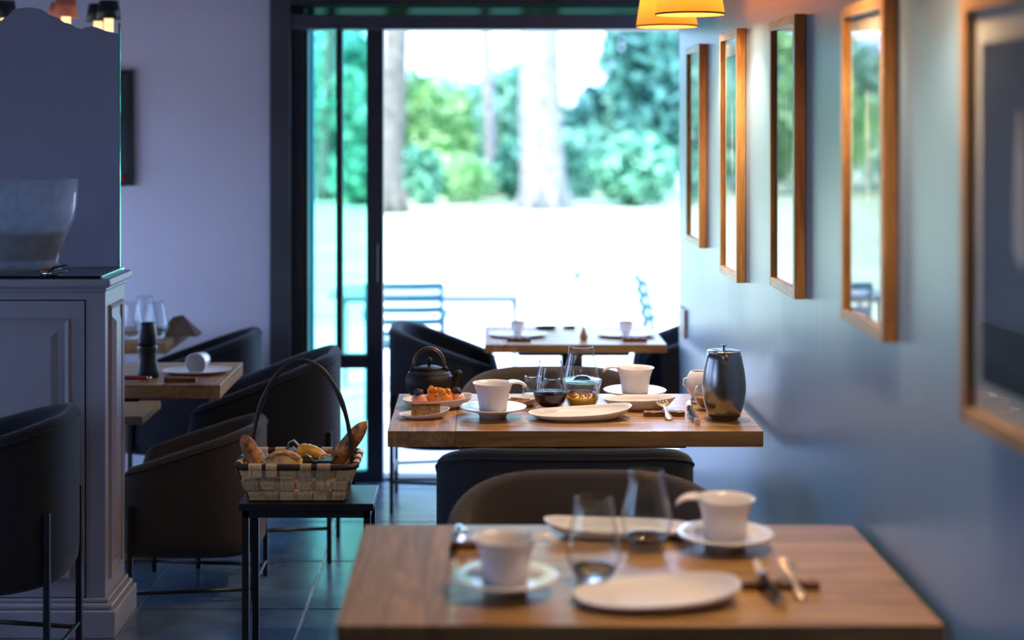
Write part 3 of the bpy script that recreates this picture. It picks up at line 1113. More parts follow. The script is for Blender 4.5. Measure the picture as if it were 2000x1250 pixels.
# ------------------------------------------------------------------ chandelier behind the screen
CHX, CHY = sx(120, 6.3), 6.3
ch = thing('chandelier', 'small crystal chandelier with candle tubes above the glass screen', 'chandelier', (CHX, CHY, 1.98))
MB().lathe([(0, -.02), (.03, -.01), (.035, .02), (.015, .06), (.02, .12), (.008, .18), (0, .2)], 20).build('hub', 'polished', ch)
MB().tube([(0, 0, .18), (0, 0, CEIL - 1.98)], .004, 6).build('hanging_rod', 'black_steel', ch)
ch_lights = [(-.235, .02, 0), (.04, -.08, 1), (.185, .03, 0), (-.05, .16, 1), (.10, .2, 0)]
for k, (ax, ay, kind) in enumerate(ch_lights):
    MB().tube([(0, 0, .0), (ax * .5, ay * .5, -.035), (ax, ay, .0)], .006, 8).build('arm', 'clear_glass', ch)
    MB().lathe([(0, 0), (.03, .004), (.034, .014), (.028, .014), (.012, .008), (0, .008)], 20, (ax, ay, 0)).build('drip_pan', 'clear_glass', ch)
    MB().lathe([(0, .01), (.0175, .01), (.019, .10), (0, .102)], 16, (ax, ay, 0)).build('candle_tube', 'candle_tube', ch)
    MB().lathe([(.050, .095), (.038, .17), (.0365, .17), (.0485, .095)], 24, (ax, ay, 0), closed=True).build(
        'lamp_shade', 'shade_pink' if kind else 'black_steel', ch)
for k in range(10):
    a = k * .628
    r0 = .09 + .03 * (k % 3)
    MB().lathe([(0, -.03), (.009, -.014), (.007, .004), (.002, .012), (0, .012)], 8, (math.cos(a) * r0 * 1.5, math.sin(a) * r0, -.02), smooth=False).build(
        'crystal_drop', 'clear_glass', ch)
MB().tube([(math.cos(a) * .20, math.sin(a) * .13, .0 + .0) for a in [i * 2 * PI / 30 for i in range(30)]], .004, 6, closed=True).build('ring', 'polished', ch)

# dark picture on the far wall
dp = thing('wall_picture', 'dark framed picture on the lilac wall, half hidden by the screen', 'picture', (sx(215, DY), DY, 1.36))
z0p, z1p = EYE - (362 - 240) * DY / FPX - 1.36, EYE + (240 - 137) * DY / FPX - 1.36
xrp = sx(262, DY) - sx(215, DY)
MB().box(-.26, xrp, -.03, -.001, z1p - .02, z1p).build('frame_rail', 'black_steel', dp)
MB().box(-.26, xrp, -.03, -.001, z0p, z0p + .02).build('frame_rail', 'black_steel', dp)
MB().box(xrp - .025, xrp, -.03, -.001, z0p + .02, z1p - .02).build('frame_stile', 'black_steel', dp)
MB().box(-.26, -.235, -.03, -.001, z0p + .02, z1p - .02).build('frame_stile', 'black_steel', dp)
MB().box(-.235, xrp - .025, -.012, -.001, z0p + .02, z1p - .02).build('canvas', 'print_dark', dp)
MB().lathe([(0, 0), (.03, 0), (.028, .002), (0, .004)], 20).build('red_motif', 'red_paint', dp, (xrp - .05, -.015, .03))
dp.children[-1].rotation_euler = (PI / 2, 0, 0)

# ------------------------------------------------------------------ framed prints on the blue wall
FX = WX - .030
frames = [  # far Y, near Y, bottom, top
    ((sx(0, 1), 0), 1339, 1381, 485, 85, 'first framed print, nearest the garden door'),
    ((0, 0), 1405, 1457, 553, 55, 'second framed print from the garden door'),
    ((0, 0), 1502, 1574, 585, 27, 'third framed print from the garden door, above the steel carafe'),
    ((0, 0), 1641, 1753, 669, -12, 'fourth framed print from the garden door'),
]
specs = []
for _, xl, xrg, yb, yt, lab in frames:
    Yn = FPX * WX / (xrg - 941)
    Yf = FPX * FX / (xl - 941)
    specs.append((Yn, Yf, EYE - (yb - 240) * Yn / FPX, EYE + (240 - yt) * Yn / FPX, lab))
Yf5 = FPX * (FX - .020) / (1873 - 941)
specs.append((Yf5 - .44, Yf5, EYE - 580 * Yf5 / FPX, EYE + 246 * Yf5 / FPX, 'nearest framed print, cut off by the right picture edge'))
for k, (Yn, Yf, zb, zt, lab) in enumerate(specs):
    c = (Yn + Yf) / 2
    tilt = math.radians(2.6) if k == 4 else 0.0
    root = thing('framed_print', 'oak-framed glazed ' + lab.replace('framed ', ''), 'picture', (WX - math.sin(tilt) * (Yf - Yn) / 2, c, zb), tilt, 'oak framed prints on the blue wall')
    h = zt - zb
    d = (Yf - Yn) / 2
    fw = .026
    X0 = FX - WX
    MB().box(X0, -.001, -d, -d + fw, 0, h, .0015).build('frame_stile', 'oak_z', root)
    MB().box(X0, -.001, d - fw, d, 0, h, .0015).build('frame_stile', 'oak_z', root)
    MB().box(X0, -.001, -d + fw, d - fw, h - fw, h, .0015).build('frame_rail', 'oak_frame_y', root)
    MB().box(X0, -.001, -d + fw, d - fw, 0, fw, .0015).build('frame_rail', 'oak_frame_y', root)
    MB().box(-.014, -.010, -d + fw, d - fw, fw, h - fw).build('mat_board', 'mat_board', root)
    mg = .05
    MB().box(-.0152, -.014, -d + fw + mg * .7, d - fw - mg * .7, fw + mg, h - fw - mg * 1.1).build('print', 'print_dark', root)
    # a pale hanging shape in the printed picture
    pts = []
    for i in range(10):
        t = i / 9
        pts.append((0.012 + .05 * t - .02 * t * t, -.18 * t))
    shape = [(-.006, .12), (.006, .12), (.02, .02), (.034, -.07), (.03, -.10), (.012, -.125), (-.006, -.115), (-.024, -.09), (-.02, -.02)]
    Msh = Matrix.Translation((-.0154, 0, h * .56)) @ Matrix.Rotation(-PI / 2, 4, 'Z') @ Matrix.Rotation(PI / 2, 4, 'X')
    MB().prism(shape, 0, .0006, Msh).build('print_motif', 'print_shape', root)
    MB().box(-.0205, -.0185, -d + fw - .002, d - fw + .002, fw - .002, h - fw + .002).build('picture_glass', 'picture_glass', root)


# ------------------------------------------------------------------ wall lamps
def wall_lamp(label, y, power=4.4, down=28.0):
    Zb = 1.985
    root = thing('wall_lamp', label, 'lamp', (WX, y, Zb), 0, 'yellow shaded lamps along the blue wall')
    cx = -.207
    r0, r1, h = .1075, .082, .165
    MB().lathe([(r0, 0), (r1, h), (r1 - .0015, h), (r0 - .0015, 0)], 48, (cx, 0, 0), closed=True).build('lamp_shade', 'shade_fabric', root)
    MB().lathe([(r0 + .0008, 0), (r0 + .0002, .005), (r0 - .002, .005), (r0 - .0015, 0)], 48, (cx, 0, 0), closed=True).build('shade_trim', 'shade_trim', root)
    MB().lathe([(0, .072), (.014, .076), (.020, .090), (.018, .105), (.012, .115), (0, .118)], 20, (cx, 0, 0)).build('bulb', 'bulb', root)
    MB().lathe([(0, .118), (.015, .118), (.015, .155), (0, .155)], 16, (cx, 0, 0)).build('socket', 'polished', root)
    MB().tube([(cx, 0, .155), (cx, 0, .21), (cx + .02, 0, .225), (-.006, 0, .225)], .006, 8).build('arm', 'polished', root)
    MB().box(-.012, -.0005, -.035, .035, .19, .26, .003).build('wall_mount', 'polished', root)
    ld = bpy.data.lights.new('lamp_light', 'POINT')
    ld.energy = power
    ld.color = (1.0, 0.62, 0.30)
    ld.shadow_soft_size = .024
    lo = bpy.data.objects.new('lamp_light', ld)
    COL.objects.link(lo)
    lo.parent = root
    lo.location = (cx, 0, .045)
    sd = bpy.data.lights.new('added_spot', 'SPOT')  # extra spot added inside the shade to brighten the table below
    sd.energy = down
    sd.color = (1.0, 0.77, 0.55)
    sd.spot_size = math.radians(112)
    sd.spot_blend = 0.75
    sd.shadow_soft_size = .03
    s2 = bpy.data.objects.new('added_spot', sd)
    COL.objects.link(s2)
    s2.parent = root
    s2.location = (cx, 0, .05)
    return root


wall_lamp('yellow shaded lamp at the top, nearer one of the visible pair', 4.80)
wall_lamp('yellow shaded lamp at the top, farther one near the garden door', 5.40)
wall_lamp('yellow shaded lamp above the foreground table, above the picture edge', 3.30, 3.6, 13.0)
wall_lamp('yellow shaded lamp above the near end of the foreground table, above the picture', 2.70, 3.6, 13.0)


# ------------------------------------------------------------------ tableware builders
def cup_saucer(labc, labs, px, py, Z, hang, s=1.0, base_y=None):
    """cup with a tongue handle on a footed saucer; hang is the direction of the tongue"""
    p = on_plane(px, py, Z) if base_y is None else Vector((sx(px, base_y), base_y, Z))
    sc_ = thing('saucer', labs, 'saucer', p, hang, 'white footed saucers')
    MB().lathe([(0, .005), (.028, .005), (.034, 0), (.041, 0), (.046, .012), (.060, .019), (.100, .030), (.104, .034), (.100, .0355), (.062, .026),
                (.034, .023), (0, .023)], 56).build('saucer_body', 'porcelain', sc_)
    c = thing('cup', labc, 'cup', p + Vector((0, 0, .0235)), hang, 'white cups with tongue handles')
    MB().lathe([(0, .0), (.040, .0), (.043, .003), (.0465, .03), (.051, .055), (.057, .073), (.0625, .082), (.0635, .0835), (.0615, .0835), (.055, .074),
                (.048, .056), (.0435, .030), (.040, .007), (0, .006)], 56).build('cup_body', 'porcelain', c)
    # tongue: a curved strip from the rim outwards and down
    prof = [(.050, .079), (.060, .0825), (.072, .0830), (.084, .0815), (.094, .0775), (.101, .0720), (.1045, .0675)]
    wid = [.036, .031, .025, .019, .014, .009, .003]
    vs, fs = [], []
    for (r, z), w_ in zip(prof, wid):
        for t in (-1, -.5, 0, .5, 1):
            vs.append((r - .10 * w_ * t * t, w_ * t, z + .006 * t * t))
        for t in (1, .5, 0, -.5, -1):
            vs.append((r - .10 * w_ * t * t - .001, w_ * t, z - .003 + .006 * t * t))
    k = 10
    for i in range(len(prof) - 1):
        for q in range(k):
            fs.append((i * k + q, i * k + (q + 1) % k, (i + 1) * k + (q + 1) % k, (i + 1) * k + q))
    fs.append(tuple(range(k)))
    fs.append(tuple((len(prof) - 1) * k + q for q in range(k)))
    MB().add(vs, fs, True).build('tongue_handle', 'porcelain', c)
    return c


def dish(name, label, loc, rz, a, b, h0, h1, base=.55, cat='dish', grp='white stoneware dishes', n=64, e=2.4, mat='stoneware', power=2.0):
    """oval dish; the rim is h0 high and swells to h1 at its local +x end"""
    root = thing(name, label, cat, loc, rz, grp)
    vs, fs = [], []

    def rim(f):
        return h0 + (h1 - h0) * ((1 + math.cos(f)) / 2) ** power

    rows = [('o', 0, 0), ('o', base * .9, 0), ('o', base, .02), ('o', base + (1 - base) * .55, .38), ('o', base + (1 - base) * .9, .80), ('o', 1.0, .985), ('o', .992, 1.0),
            ('i', .968, .985), ('i', base + (1 - base) * .80, .72), ('i', base + (1 - base) * .45, .34), ('i', base * .95, .10), ('i', base * .5, .06), ('i', 0, .06)]
    th = .0045
    for f_i in range(n):
        f = 2 * PI * f_i / n
        c, s = math.cos(f), math.sin(f)
        px_ = math.copysign(abs(c) ** (2 / e), c)
        py_ = math.copysign(abs(s) ** (2 / e), s)
        R = rim(f)
        for side, q, zz in rows:
            z = R * zz
            if side == 'i':
                z = th + (R - th) * max(0, zz - .06) / .94 if zz < .99 else R
            vs.append((a * q * px_, b * q * py_, z))
    k = len(rows)
    for i in range(n):
        j = (i + 1) % n
        for q in range(k - 1):
            fs.append((i * k + q, j * k + q, j * k + q + 1, i * k + q + 1))
    MB().add(vs, fs, True).build('dish_body', mat, root)
    return root


def tulip_glass(label, loc, s=1.0, juice=None):
    root = thing('tulip_glass', label, 'glass', loc, 0, 'stemless tulip glasses')
    o = [(0, 0), (.030, 0), (.034, .003), (.036, .010), (.047, .030), (.0545, .050), (.0550, .062), (.051, .085), (.0445, .112), (.0385, .140), (.0355, .163)]
    i = [(.0345, .1635), (.0375, .140), (.0433, .112), (.0496, .085), (.0533, .062), (.0528, .050), (.0455, .033), (.033, .0165), (.015, .0135), (0, .013)]
    MB().lathe([(r * s, z * s) for r, z in o + i], 56).build('glass_body', 'clear_glass', root)
    if not juice:
        fp = [(0, .0006), (.0292, .0006), (.0335, .0038), (.0352, .0105), (.0440, .0285), (.0405, .0275), (.031, .0175), (.015, .0145), (0, .0138)]
        MB().lathe([(r * s, z * s) for r, z in fp], 48).build('glass_foot', 'thick_glass', root)
    if juice:
        jp = [(0, .0128), (.015, .0133), (.0332, .0163), (.0457, .033), (.0530, .050), (.0535, .0615), (0, .0615)]
        MB().lathe([(r * s, z * s) for r, z in jp], 48).build('juice', juice, root, label='dark red juice')
    return root


def smooth_blob(prof_r, n=24, seed=0, amp=.1):
    rng = random.Random(seed)
    return [(r * (1 + rng.uniform(-amp, amp)), z) for r, z in prof_r]


def lump(mb, c, rx, ry, rz, seed=0, amp=.12, nu=18, nv=10):
    rng = random.Random(seed)
    ph = [rng.uniform(0, 6.28) for _ in range(6)]
    vs, fs = [], []
    for v in range(nv + 1):
        t = PI * v / nv
        for u in range(nu):
            f = 2 * PI * u / nu
            k = 1 + amp * (math.sin(3 * f + ph[0]) * math.sin(2 * t + ph[1]) + .6 * math.sin(5 * f + ph[2] + 3 * t) + .4 * math.sin(7 * t + ph[3] + 2 * f))
            vs.append((c[0] + rx * k * math.sin(t) * math.cos(f), c[1] + ry * k * math.sin(t) * math.sin(f), c[2] + rz * k * math.cos(t)))
    for v in range(nv):
        for u in range(nu):
            w_ = (u + 1) % nu
            fs.append((v * nu + u, v * nu + w_, (v + 1) * nu + w_, (v + 1) * nu + u))
    mb.add(vs, fs, True)
    return mb


def cutlery_rest(label, loc, rz, length=.15):
    root = thing('cutlery_rest', label, 'cutlery rest', loc, rz, 'brown wooden cutlery rests')
    n = 12
    vs, fs = [], []
    for i in range(n + 1):
        x = -length / 2 + length * i / n
        w1 = .0015 * math.sin(i * 1.7)
        w2 = .0012 * math.sin(i * 2.3 + 1)
        for y, z in ((-.011, 0), (-.0115, .014 + w1), (-.008, .0165 + w1), (.008, .0165 + w2), (.0115, .014 + w2), (.011, 0)):
            vs.append((x, y, z))
    for i in range(n):
        for k in range(6):
            fs.append((i * 6 + k, i * 6 + (k + 1) % 6, (i + 1) * 6 + (k + 1) % 6, (i + 1) * 6 + k))
    fs.append(tuple(range(6)))
    fs.append(tuple(n * 6 + k for k in range(6)))
    MB().add(vs, fs).build('wood_bar', 'rest_wood', root)
    return root


def flat_strip(mb, line, th):
    """strip with given centre line [(x,y,z,halfwidth)]; width runs across the line in plan"""
    vs, fs = [], []
    n = len(line)
    for i, (x, y, z, w_) in enumerate(line):
        a = Vector(line[max(0, i - 1)][:2])
        b = Vector(line[min(n - 1, i + 1)][:2])
        t = (b - a).normalized()
        s = Vector((-t.y, t.x))
        dip = w_ * .25
        for q, dz in ((-1, dip), (0, 0), (1, dip)):
            vs.append((x + s.x * w_ * q, y + s.y * w_ * q, z + dz))
        for q, dz in ((1, dip), (0, 0), (-1, dip)):
            vs.append((x + s.x * w_ * q, y + s.y * w_ * q, z + dz - th))
    for i in range(n - 1):
        for k in range(6):
            fs.append((i * 6 + k, i * 6 + (k + 1) % 6, (i + 1) * 6 + (k + 1) % 6, (i + 1) * 6 + k))
    fs.append(tuple(range(6)))
    fs.append(tuple((n - 1) * 6 + k for k in range(6)))
    mb.add(vs, fs, True)
    return mb


def spork(label, loc, rz, tilt=0.24, tines=True, mat='brass_cutlery', L=.15):
    """lies along local y: handle end at -y, bowl at +y, over a rest at the origin"""
    root = thing('spork' if tines else 'spoon', label, 'spork' if tines else 'spoon', loc, rz)
    zf = lambda y: .0205 + (y) * tilt
    y0 = -L * .46
    ln = [(0, y0, zf(y0), .010), (0, y0 + .012, zf(y0 + .012), .0115), (0, y0 + .035, zf(y0 + .035), .007), (0, -.005, zf(-.005), .0035), (0, .02, zf(.02), .0035)]
    MB_ = flat_strip(MB(), ln, .003)
    MB_.build('handle', mat, root)
    b0 = .02
    ln = [(0, b0, zf(b0), .0036), (0, b0 + .010, zf(b0 + .01) - .003, .013), (0, b0 + .024, zf(b0 + .024) - .005, .0195), (0, b0 + .040, zf(b0 + .04) - .005, .0205)]
    if not tines:
        ln += [(0, b0 + .052, zf(b0 + .052) - .003, .015), (0, b0 + .060, zf(b0 + .06), .005)]
    flat_strip(MB(), ln, .002).build('bowl', mat, root)
    if tines:
        for q in (-1.5, -.5, .5, 1.5):
            x = q * .0095
            e = b0 + .040
            MB().tube([(x * 1.05, e - .004, zf(e) - .004 + abs(q) * .0015), (x, e + .012, zf(e + .012) - .002), (x * .95, e + .022, zf(e + .022) + .002)],
                      [.0032, .0026, .0012], 6).build('tine', mat, root)
    return root


def pocket_knife(label, loc, rz, tilt=.19, L=.20):
    root = thing('table_knife', label, 'knife', loc, rz)
    z = lambda y: .032 + y * tilt
    hb = MB()
    hl = [(-.105, .006), (-.095, .009), (-.05, .0088), (.0, .0078), (.006, .0075)]
    vs, fs = [], []
    for y, r in hl:
        for k in range(8):
            a = 2 * PI * k / 8 + PI / 8
            vs.append((math.cos(a) * .0078, y, z(y) + math.sin(a) * r * 1.25 - .004))
    for i in range(len(hl) - 1):
        for k in range(8):
            fs.append((i * 8 + k, i * 8 + (k + 1) % 8, (i + 1) * 8 + (k + 1) % 8, (i + 1) * 8 + k))
    fs.append(tuple(range(8)))
    fs.append(tuple((len(hl) - 1) * 8 + k for k in range(8)))
    hb.add(vs, fs)
    h = hb.build('handle', 'rest_wood' if False else 'pepper_black', root)
    for yy in (-.104, .004):
        MB().box(-.0083, .0083, yy - .007, yy + .007, z(yy) - .014, z(yy) + .006, .002).build('bolster', 'polished', h)
    for sgn in (-1, 1):
        MB().box(sgn * .0080 - .0006, sgn * .0080 + .0006, -.09, -.01, z(-.05) - .0065, z(-.05) - .0045).build('handle_liner', 'polished', h)
    bl = [(-.0012, .010), (.0012, .010), (.0012, .085), (.0004, .098), (-.0012, .085)]
    vs, fs = [], []
    prof = [(.010, .0065, .0065), (.05, .0075, .007), (.08, .0062, .0068), (.094, .002, .005), (.100, -.001, .003)]
    for y, dn, up in prof:
        vs += [(-.0011, y, z(y) - .003 + up), (.0011, y, z(y) - .003 + up), (.0002, y, z(y) - .003 - dn), (-.0002, y, z(y) - .003 - dn)]
    for i in range(len(prof) - 1):
        for k in range(4):
            fs.append((i * 4 + k, i * 4 + (k + 1) % 4, (i + 1) * 4 + (k + 1) % 4, (i + 1) * 4 + k))
    fs.append((0, 1, 2, 3))
    fs.append(tuple((len(prof) - 1) * 4 + k for k in range(4)))
    M = Matrix.Translation((0, 0, z(0))) @ Matrix.Rotation(math.radians(76), 4, 'Y') @ Matrix.Translation((0, 0, -z(0)))
    mb = MB().add(vs, fs)
    mb.v = [tuple(M @ Vector(v)) for v in mb.v]
    mb.build('blade', 'blade_steel', root)
    return root


# ------------------------------------------------------------------ focused table: things from left to right
Z2 = TH
p = on_plane(838, 780, Z2)
tp = thing('teapot', 'black cast-iron teapot with bronze hoop handle', 'teapot', (p.x, 5.075, Z2))
MB().lathe([(0, 0), (.048, 0), (.050, .004), (.066, .022), (.0765, .045), (.079, .060), (.077, .074), (.069, .087), (.056, .0955), (.043, .099), (.042, .101), (0, .101)], 56).build(
    'body', 'cast_iron', tp)
for zz, rr in ((.088, .0685), (.036, .0735)):
    MB().tube([(rr * math.cos(a), rr * math.sin(a), zz) for a in [i * 2 * PI / 48 for i in range(48)]], .0013, 6, closed=True).build('body_ring', 'cast_iron', tp)
lid = MB().lathe([(0, .100), (.044, .100), (.045, .103), (.030, .109), (.012, .112), (0, .112)], 40).build('lid', 'cast_iron', tp)
MB().lathe([(0, .110), (.006, .112), (.005, .118), (.0105, .126), (.0095, .133), (.003, .138), (0, .139)], 20).build('lid_knob', 'cast_iron', lid)
MB().tube([(.058, 0, .040), (.075, 0, .047), (.088, 0, .066), (.094, 0, .084), (.104, 0, .092)], [.022, .018, .0135, .0105, .0085], 14).build('spout', 'cast_iron', tp)
for s in (-1, 1):
    MB().lathe([(0, .088), (.011, .090), (.009, .104), (.006, .108), (0, .108)], 14, (s * .053, 0, 0)).build('handle_lug', 'cast_iron', tp)
MB().tube([(.052 * math.cos(a), 0, .103 + .067 * math.sin(a) ** .8 if math.sin(a) > 0 else .103) for a in [PI * i / 24 for i in range(25)]], .0038, 10, flat=(1.25, .8)).build(
    'handle', 'bronze_handle', tp)
MB().tube([(.046 * math.cos(a), .006, .105 + .058 * math.sin(a)) for a in [PI * i / 24 for i in range(25)]], .0022, 8).build('handle_inner', 'bronze_handle', tp)

# oval bowl with four fruit bites
p = on_plane(855, 796, Z2)
dish('oval_bowl', 'oval white bowl holding fruit bites in front of the teapot', p, math.radians(8), .113, .070, .030, .040, .62, 'bowl')
for k, (dx, dy, kind, lab) in enumerate([(-.058, -.018, 'pink', 'pink bite topped with a dark berry, left one in the oval bowl'),
                                         (-.012, .005, 'orange', 'bright orange fruit bite with a pointed top in the oval bowl'),
                                         (.022, -.020, 'orange', 'rounder orange fruit bite next to the pointed one'),
                                         (.062, .004, 'pink', 'pink bite topped with a dark berry, right one in the oval bowl')]):
    r = thing('fruit_bite', lab, 'fruit bite', (p.x + dx, p.y + dy, Z2 + .006), 0, 'fruit bites in the oval bowl')
    if kind == 'pink':
        lump(MB(), (0, 0, .020), .026, .024, .022, k + 3, .06).build('base', 'pink_fish', r)
        lump(MB(), (-.002, -.002, .046), .014, .013, .010, k + 9, .25).build('berry', 'dark_berry', r)
    else:
        lump(MB(), (0, 0, .025), .026, .024, .026, k + 3, .08).build('base', 'orange_fruit', r)
        mb = MB()
        for q in range(5):
            a = q * 1.25 + k
            lump(mb, (.013 * math.cos(a), .012 * math.sin(a), .046 + .004 * (q % 2)), .010, .009, .010, q + 20, .2, 10, 6)
        mb.build('fruit_pieces', 'orange_fruit', r)

# small dish with cake
p = on_plane(829, 816, Z2)
dish('small_dish', 'small white dish carrying a square of sponge cake', p, math.radians(10), .078, .052, .014, .030, .6, 'dish')
ck = thing('cake_slice', 'square of golden sponge cake with a brown crust on top', 'cake', (p.x + .004, p.y - .004, Z2 + .005), math.radians(4))
MB().box(-.044, .044, -.022, .022, 0, .038, .003).build('sponge', 'sponge', ck)
MB().box(-.0445, .0445, -.0225, .0225, .038, .043, .002).build('crust', 'sponge_crust', ck)

cup_saucer('white cup beside the cake dish, its tongue handle pointing right', 'white footed saucer between the cake dish and the large plate', 963, 815, Z2, 0)

# plate with brown crisps behind the first cup
p = Vector((.112, 4.962, Z2))
dish('oval_dish', 'white dish of brown crisps behind the juice glass', p, math.radians(6), .080, .048, .018, .034, .6)
rng = random.Random(9)
for k in range(7):
    M = Matrix.Translation((p.x + rng.uniform(-.05, .045), p.y + rng.uniform(-.025, .025), Z2 + .014 + .0012 * k)) @ Matrix.Rotation(rng.uniform(-.6, .6), 4, 'Z') @ Matrix.Rotation(
        rng.uniform(-.15, .15), 4, 'Y')
    o = MB().box(-.026, .026, -.005, .005, -.002, .002, .001).build('crisp_stick', 'sponge_crust')
    o.matrix_world = M
    tag(o, 'thin brown crisp lying in the white dish behind the juice glass', 'crisp', 'crisps in the white dish')


def yoghurt_jar(label, loc, fill):
    r = thing('yoghurt_jar', label, 'jar', loc, 0, 'small glass jars with a neck')
    o = [(0, 0), (.030, 0), (.034, .004), (.036, .020), (.0365, .045), (.031, .060), (.0225, .068), (.022, .071), (.0265, .072), (.0275, .076), (.0265, .080)]
    i = [(.0235, .081), (.0205, .074), (.0205, .068), (.029, .058), (.0335, .044), (.033, .010), (.028, .006), (0, .006)]
    MB().lathe(o + i, 40).build('jar_body', 'clear_glass', r)
    MB().lathe([(0, .0062), (.028, .0062), (.0328, .011), (.0332, .022), (0, .023)], 36).build('filling', fill, r)
    return r


jy = 5.02
yoghurt_jar('small glass jar behind the juice glass, left one of the pair', (sx(1041, jy), jy + .03, Z2), 'milk_yoghurt')
yoghurt_jar('small glass jar directly behind the juice glass, with red jam', (sx(1078, jy), jy - .02, Z2), 'jam')
p = on_plane(1075, 802, Z2)
tulip_glass('tulip glass half full of dark red juice', (p.x, p.y, Z2), .98, 'juice')
tulip_glass('empty tulip glass standing behind the custard jar', (sx(1136, 5.0), 5.03, Z2), 1.10)

# custard jar
p = on_plane(1137, 799, Z2)
cj = thing('custard_jar', 'lidded glass jar of yellow custard with red crumbs', 'jar', (p.x, p.y, Z2), 0)
o_ = [(0, 0), (.034, 0), (.038, .003), (.044, .012), (.052, .034), (.0555, .055), (.0565, .078), (.060, .079), (.0605, .084), (.058, .086)]
i_ = [(.053, .086), (.0535, .078), (.0525, .055), (.049, .034), (.041, .014), (.035, .0075), (0, .0075)]
MB().lathe(o_ + i_, 56).build('jar_body', 'clear_glass', cj)
MB().lathe([(0, .0078), (.035, .0078), (.0408, .0143), (.0486, .034), (.0502, .041), (.040, .043), (.02, .0445), (0, .045)], 48).build('custard', 'custard', cj)
cr = MB()
rng = random.Random(3)
for k in range(90):
    a = rng.random() * 6.28
    q = .049 * rng.random() ** .5
    lump(cr, (math.cos(a) * q, math.sin(a) * q, .043 + rng.random() * .004), .0032, .0032, .0028, k, .3, 6, 4)
x = cr.build('crumbs', 'red_crumbs', cj)
x['kind'] = 'stuff'
MB().lathe([(0, .0865), (.059, .0865), (.0625, .089), (.0625, .094), (.058, .096), (.045, .098), (.022, .104), (.014, .107), (0, .107)], 48).build('lid', 'clear_glass', cj)

# large plate
p = on_plane(1134, 819, Z2)
dish('large_plate', 'large white plate at the front of the focused table, swelling at its right end', p + Vector((0, .020, 0)), math.radians(6), .160, .085, .020, .040, .70,
     'plate', 'large white swelling plates', power=3.0)
# deep dish right
p = on_plane(1250, 802, Z2)
dish('deep_dish', 'deep white dish behind the wooden cutlery rest', p + Vector((0, .022, 0)), math.radians(-4), .115, .058, .034, .045, .6, 'dish')
cup_saucer('white cup at the back, its tongue handle pointing left', 'white footed saucer at the back of the focused table', 1240, 765, Z2, PI, base_y=5.064)

# cutlery
p = on_plane(1297, 813, Z2)
cutlery_rest('wooden cutlery rest in front of the deep dish, left of the steel carafe', (p.x, p.y, Z2), math.radians(2), .125)
spork('golden spork lying across the wooden rest on the focused table', (p.x + .004, p.y, Z2), math.radians(4))
pocket_knife('dark-handled knife leaning on the rest beside the steel carafe', (.640, 4.76, Z2), math.radians(4))

# carafe
p = on_plane(1417, 822, Z2)
cf = thing('steel_carafe', 'brushed steel coffee press with lid knob against the wall', 'carafe', (p.x, p.y + .03, Z2), 0)
MB().lathe([(0, 0), (.040, 0), (.043, .002), (.053, .022), (.061, .050), (.0665, .085), (.0665, .112), (.0625, .150), (.0545, .188), (.0495, .207), (.0485, .207), (.0530, .19),
            (.0600, .15), (.0625, .10), (.05, .01), (0, .006)], 64).build('body', 'steel', cf)
MB().add([(-.022, -.045, .204), (.022, -.045, .204), (.008, -.068, .2065), (-.008, -.068, .2065), (0, -.052, .176), (-.008, -.058, .2035), (.008, -.058, .2035)],
         [(0, 3, 2, 1), (0, 4, 3), (3, 4, 2), (2, 4, 1)], True).build('spout_lip', 'steel', cf)
lid = MB().lathe([(0, .214), (.030, .2135), (.047, .2115), (.0515, .2095), (.052, .2065), (.049, .205), (0, .205)], 56).build('lid', 'polished', cf)
MB().lathe([(0, .2135), (.0045, .2135), (.004, .220), (.0085, .2245), (.0085, .2275), (.003, .2285), (0, .2285)], 20).build('knob', 'polished', lid)
hm = [(.062, 0, .165), (.085, .004, .172), (.094, .006, .15), (.094, .006, .09), (.086, .004, .062), (.064, 0, .066)]
o = MB().tube(hm, .006, 10, flat=(1.3, .8)).build('handle', 'steel', cf)
o.rotation_euler = (0, 0, math.radians(105))

# creamer and caramel glass behind the carafe
cmr = thing('creamer', 'white creamer jug peeking out behind the steel carafe', 'creamer', (sx(1368, 4.98), 5.02, Z2), 0)
MB().lathe([(0, 0), (.030, 0), (.034, .003), (.034, .008), (.024, .014), (.026, .024), (.036, .042), (.040, .062), (.037, .084), (.028, .100), (.026, .102), (.0245, .100), (.034, .082),
            (.037, .062), (.033, .043), (.022, .028), (0, .024)], 40).build('jug_body', 'porcelain', cmr)
MB().tube([(-.033, 0, .080), (-.047, 0, .076), (-.050, 0, .058), (-.038, 0, .048)], .0035, 8).build('handle', 'porcelain', cmr)
cg = thing('caramel_glass', 'round glass of caramel-brown liquid beside the steel carafe', 'glass', (sx(1379, 4.87), 4.89, Z2), 0)
MB().lathe([(0, 0), (.014, 0), (.016, .002), (.026, .018), (.0335, .038), (.035, .052), (.031, .070), (.024, .078), (.0228, .078), (.0295, .069), (.0333, .052), (.0318, .038),
            (.0245, .020), (.012, .008), (0, .007)], 40).build('glass_body', 'clear_glass', cg)
MB().lathe([(0, .0075), (.012, .0085), (.0242, .020), (.0314, .0375), (.0318, .040), (0, .040)], 36).build('caramel', 'caramel', cg)

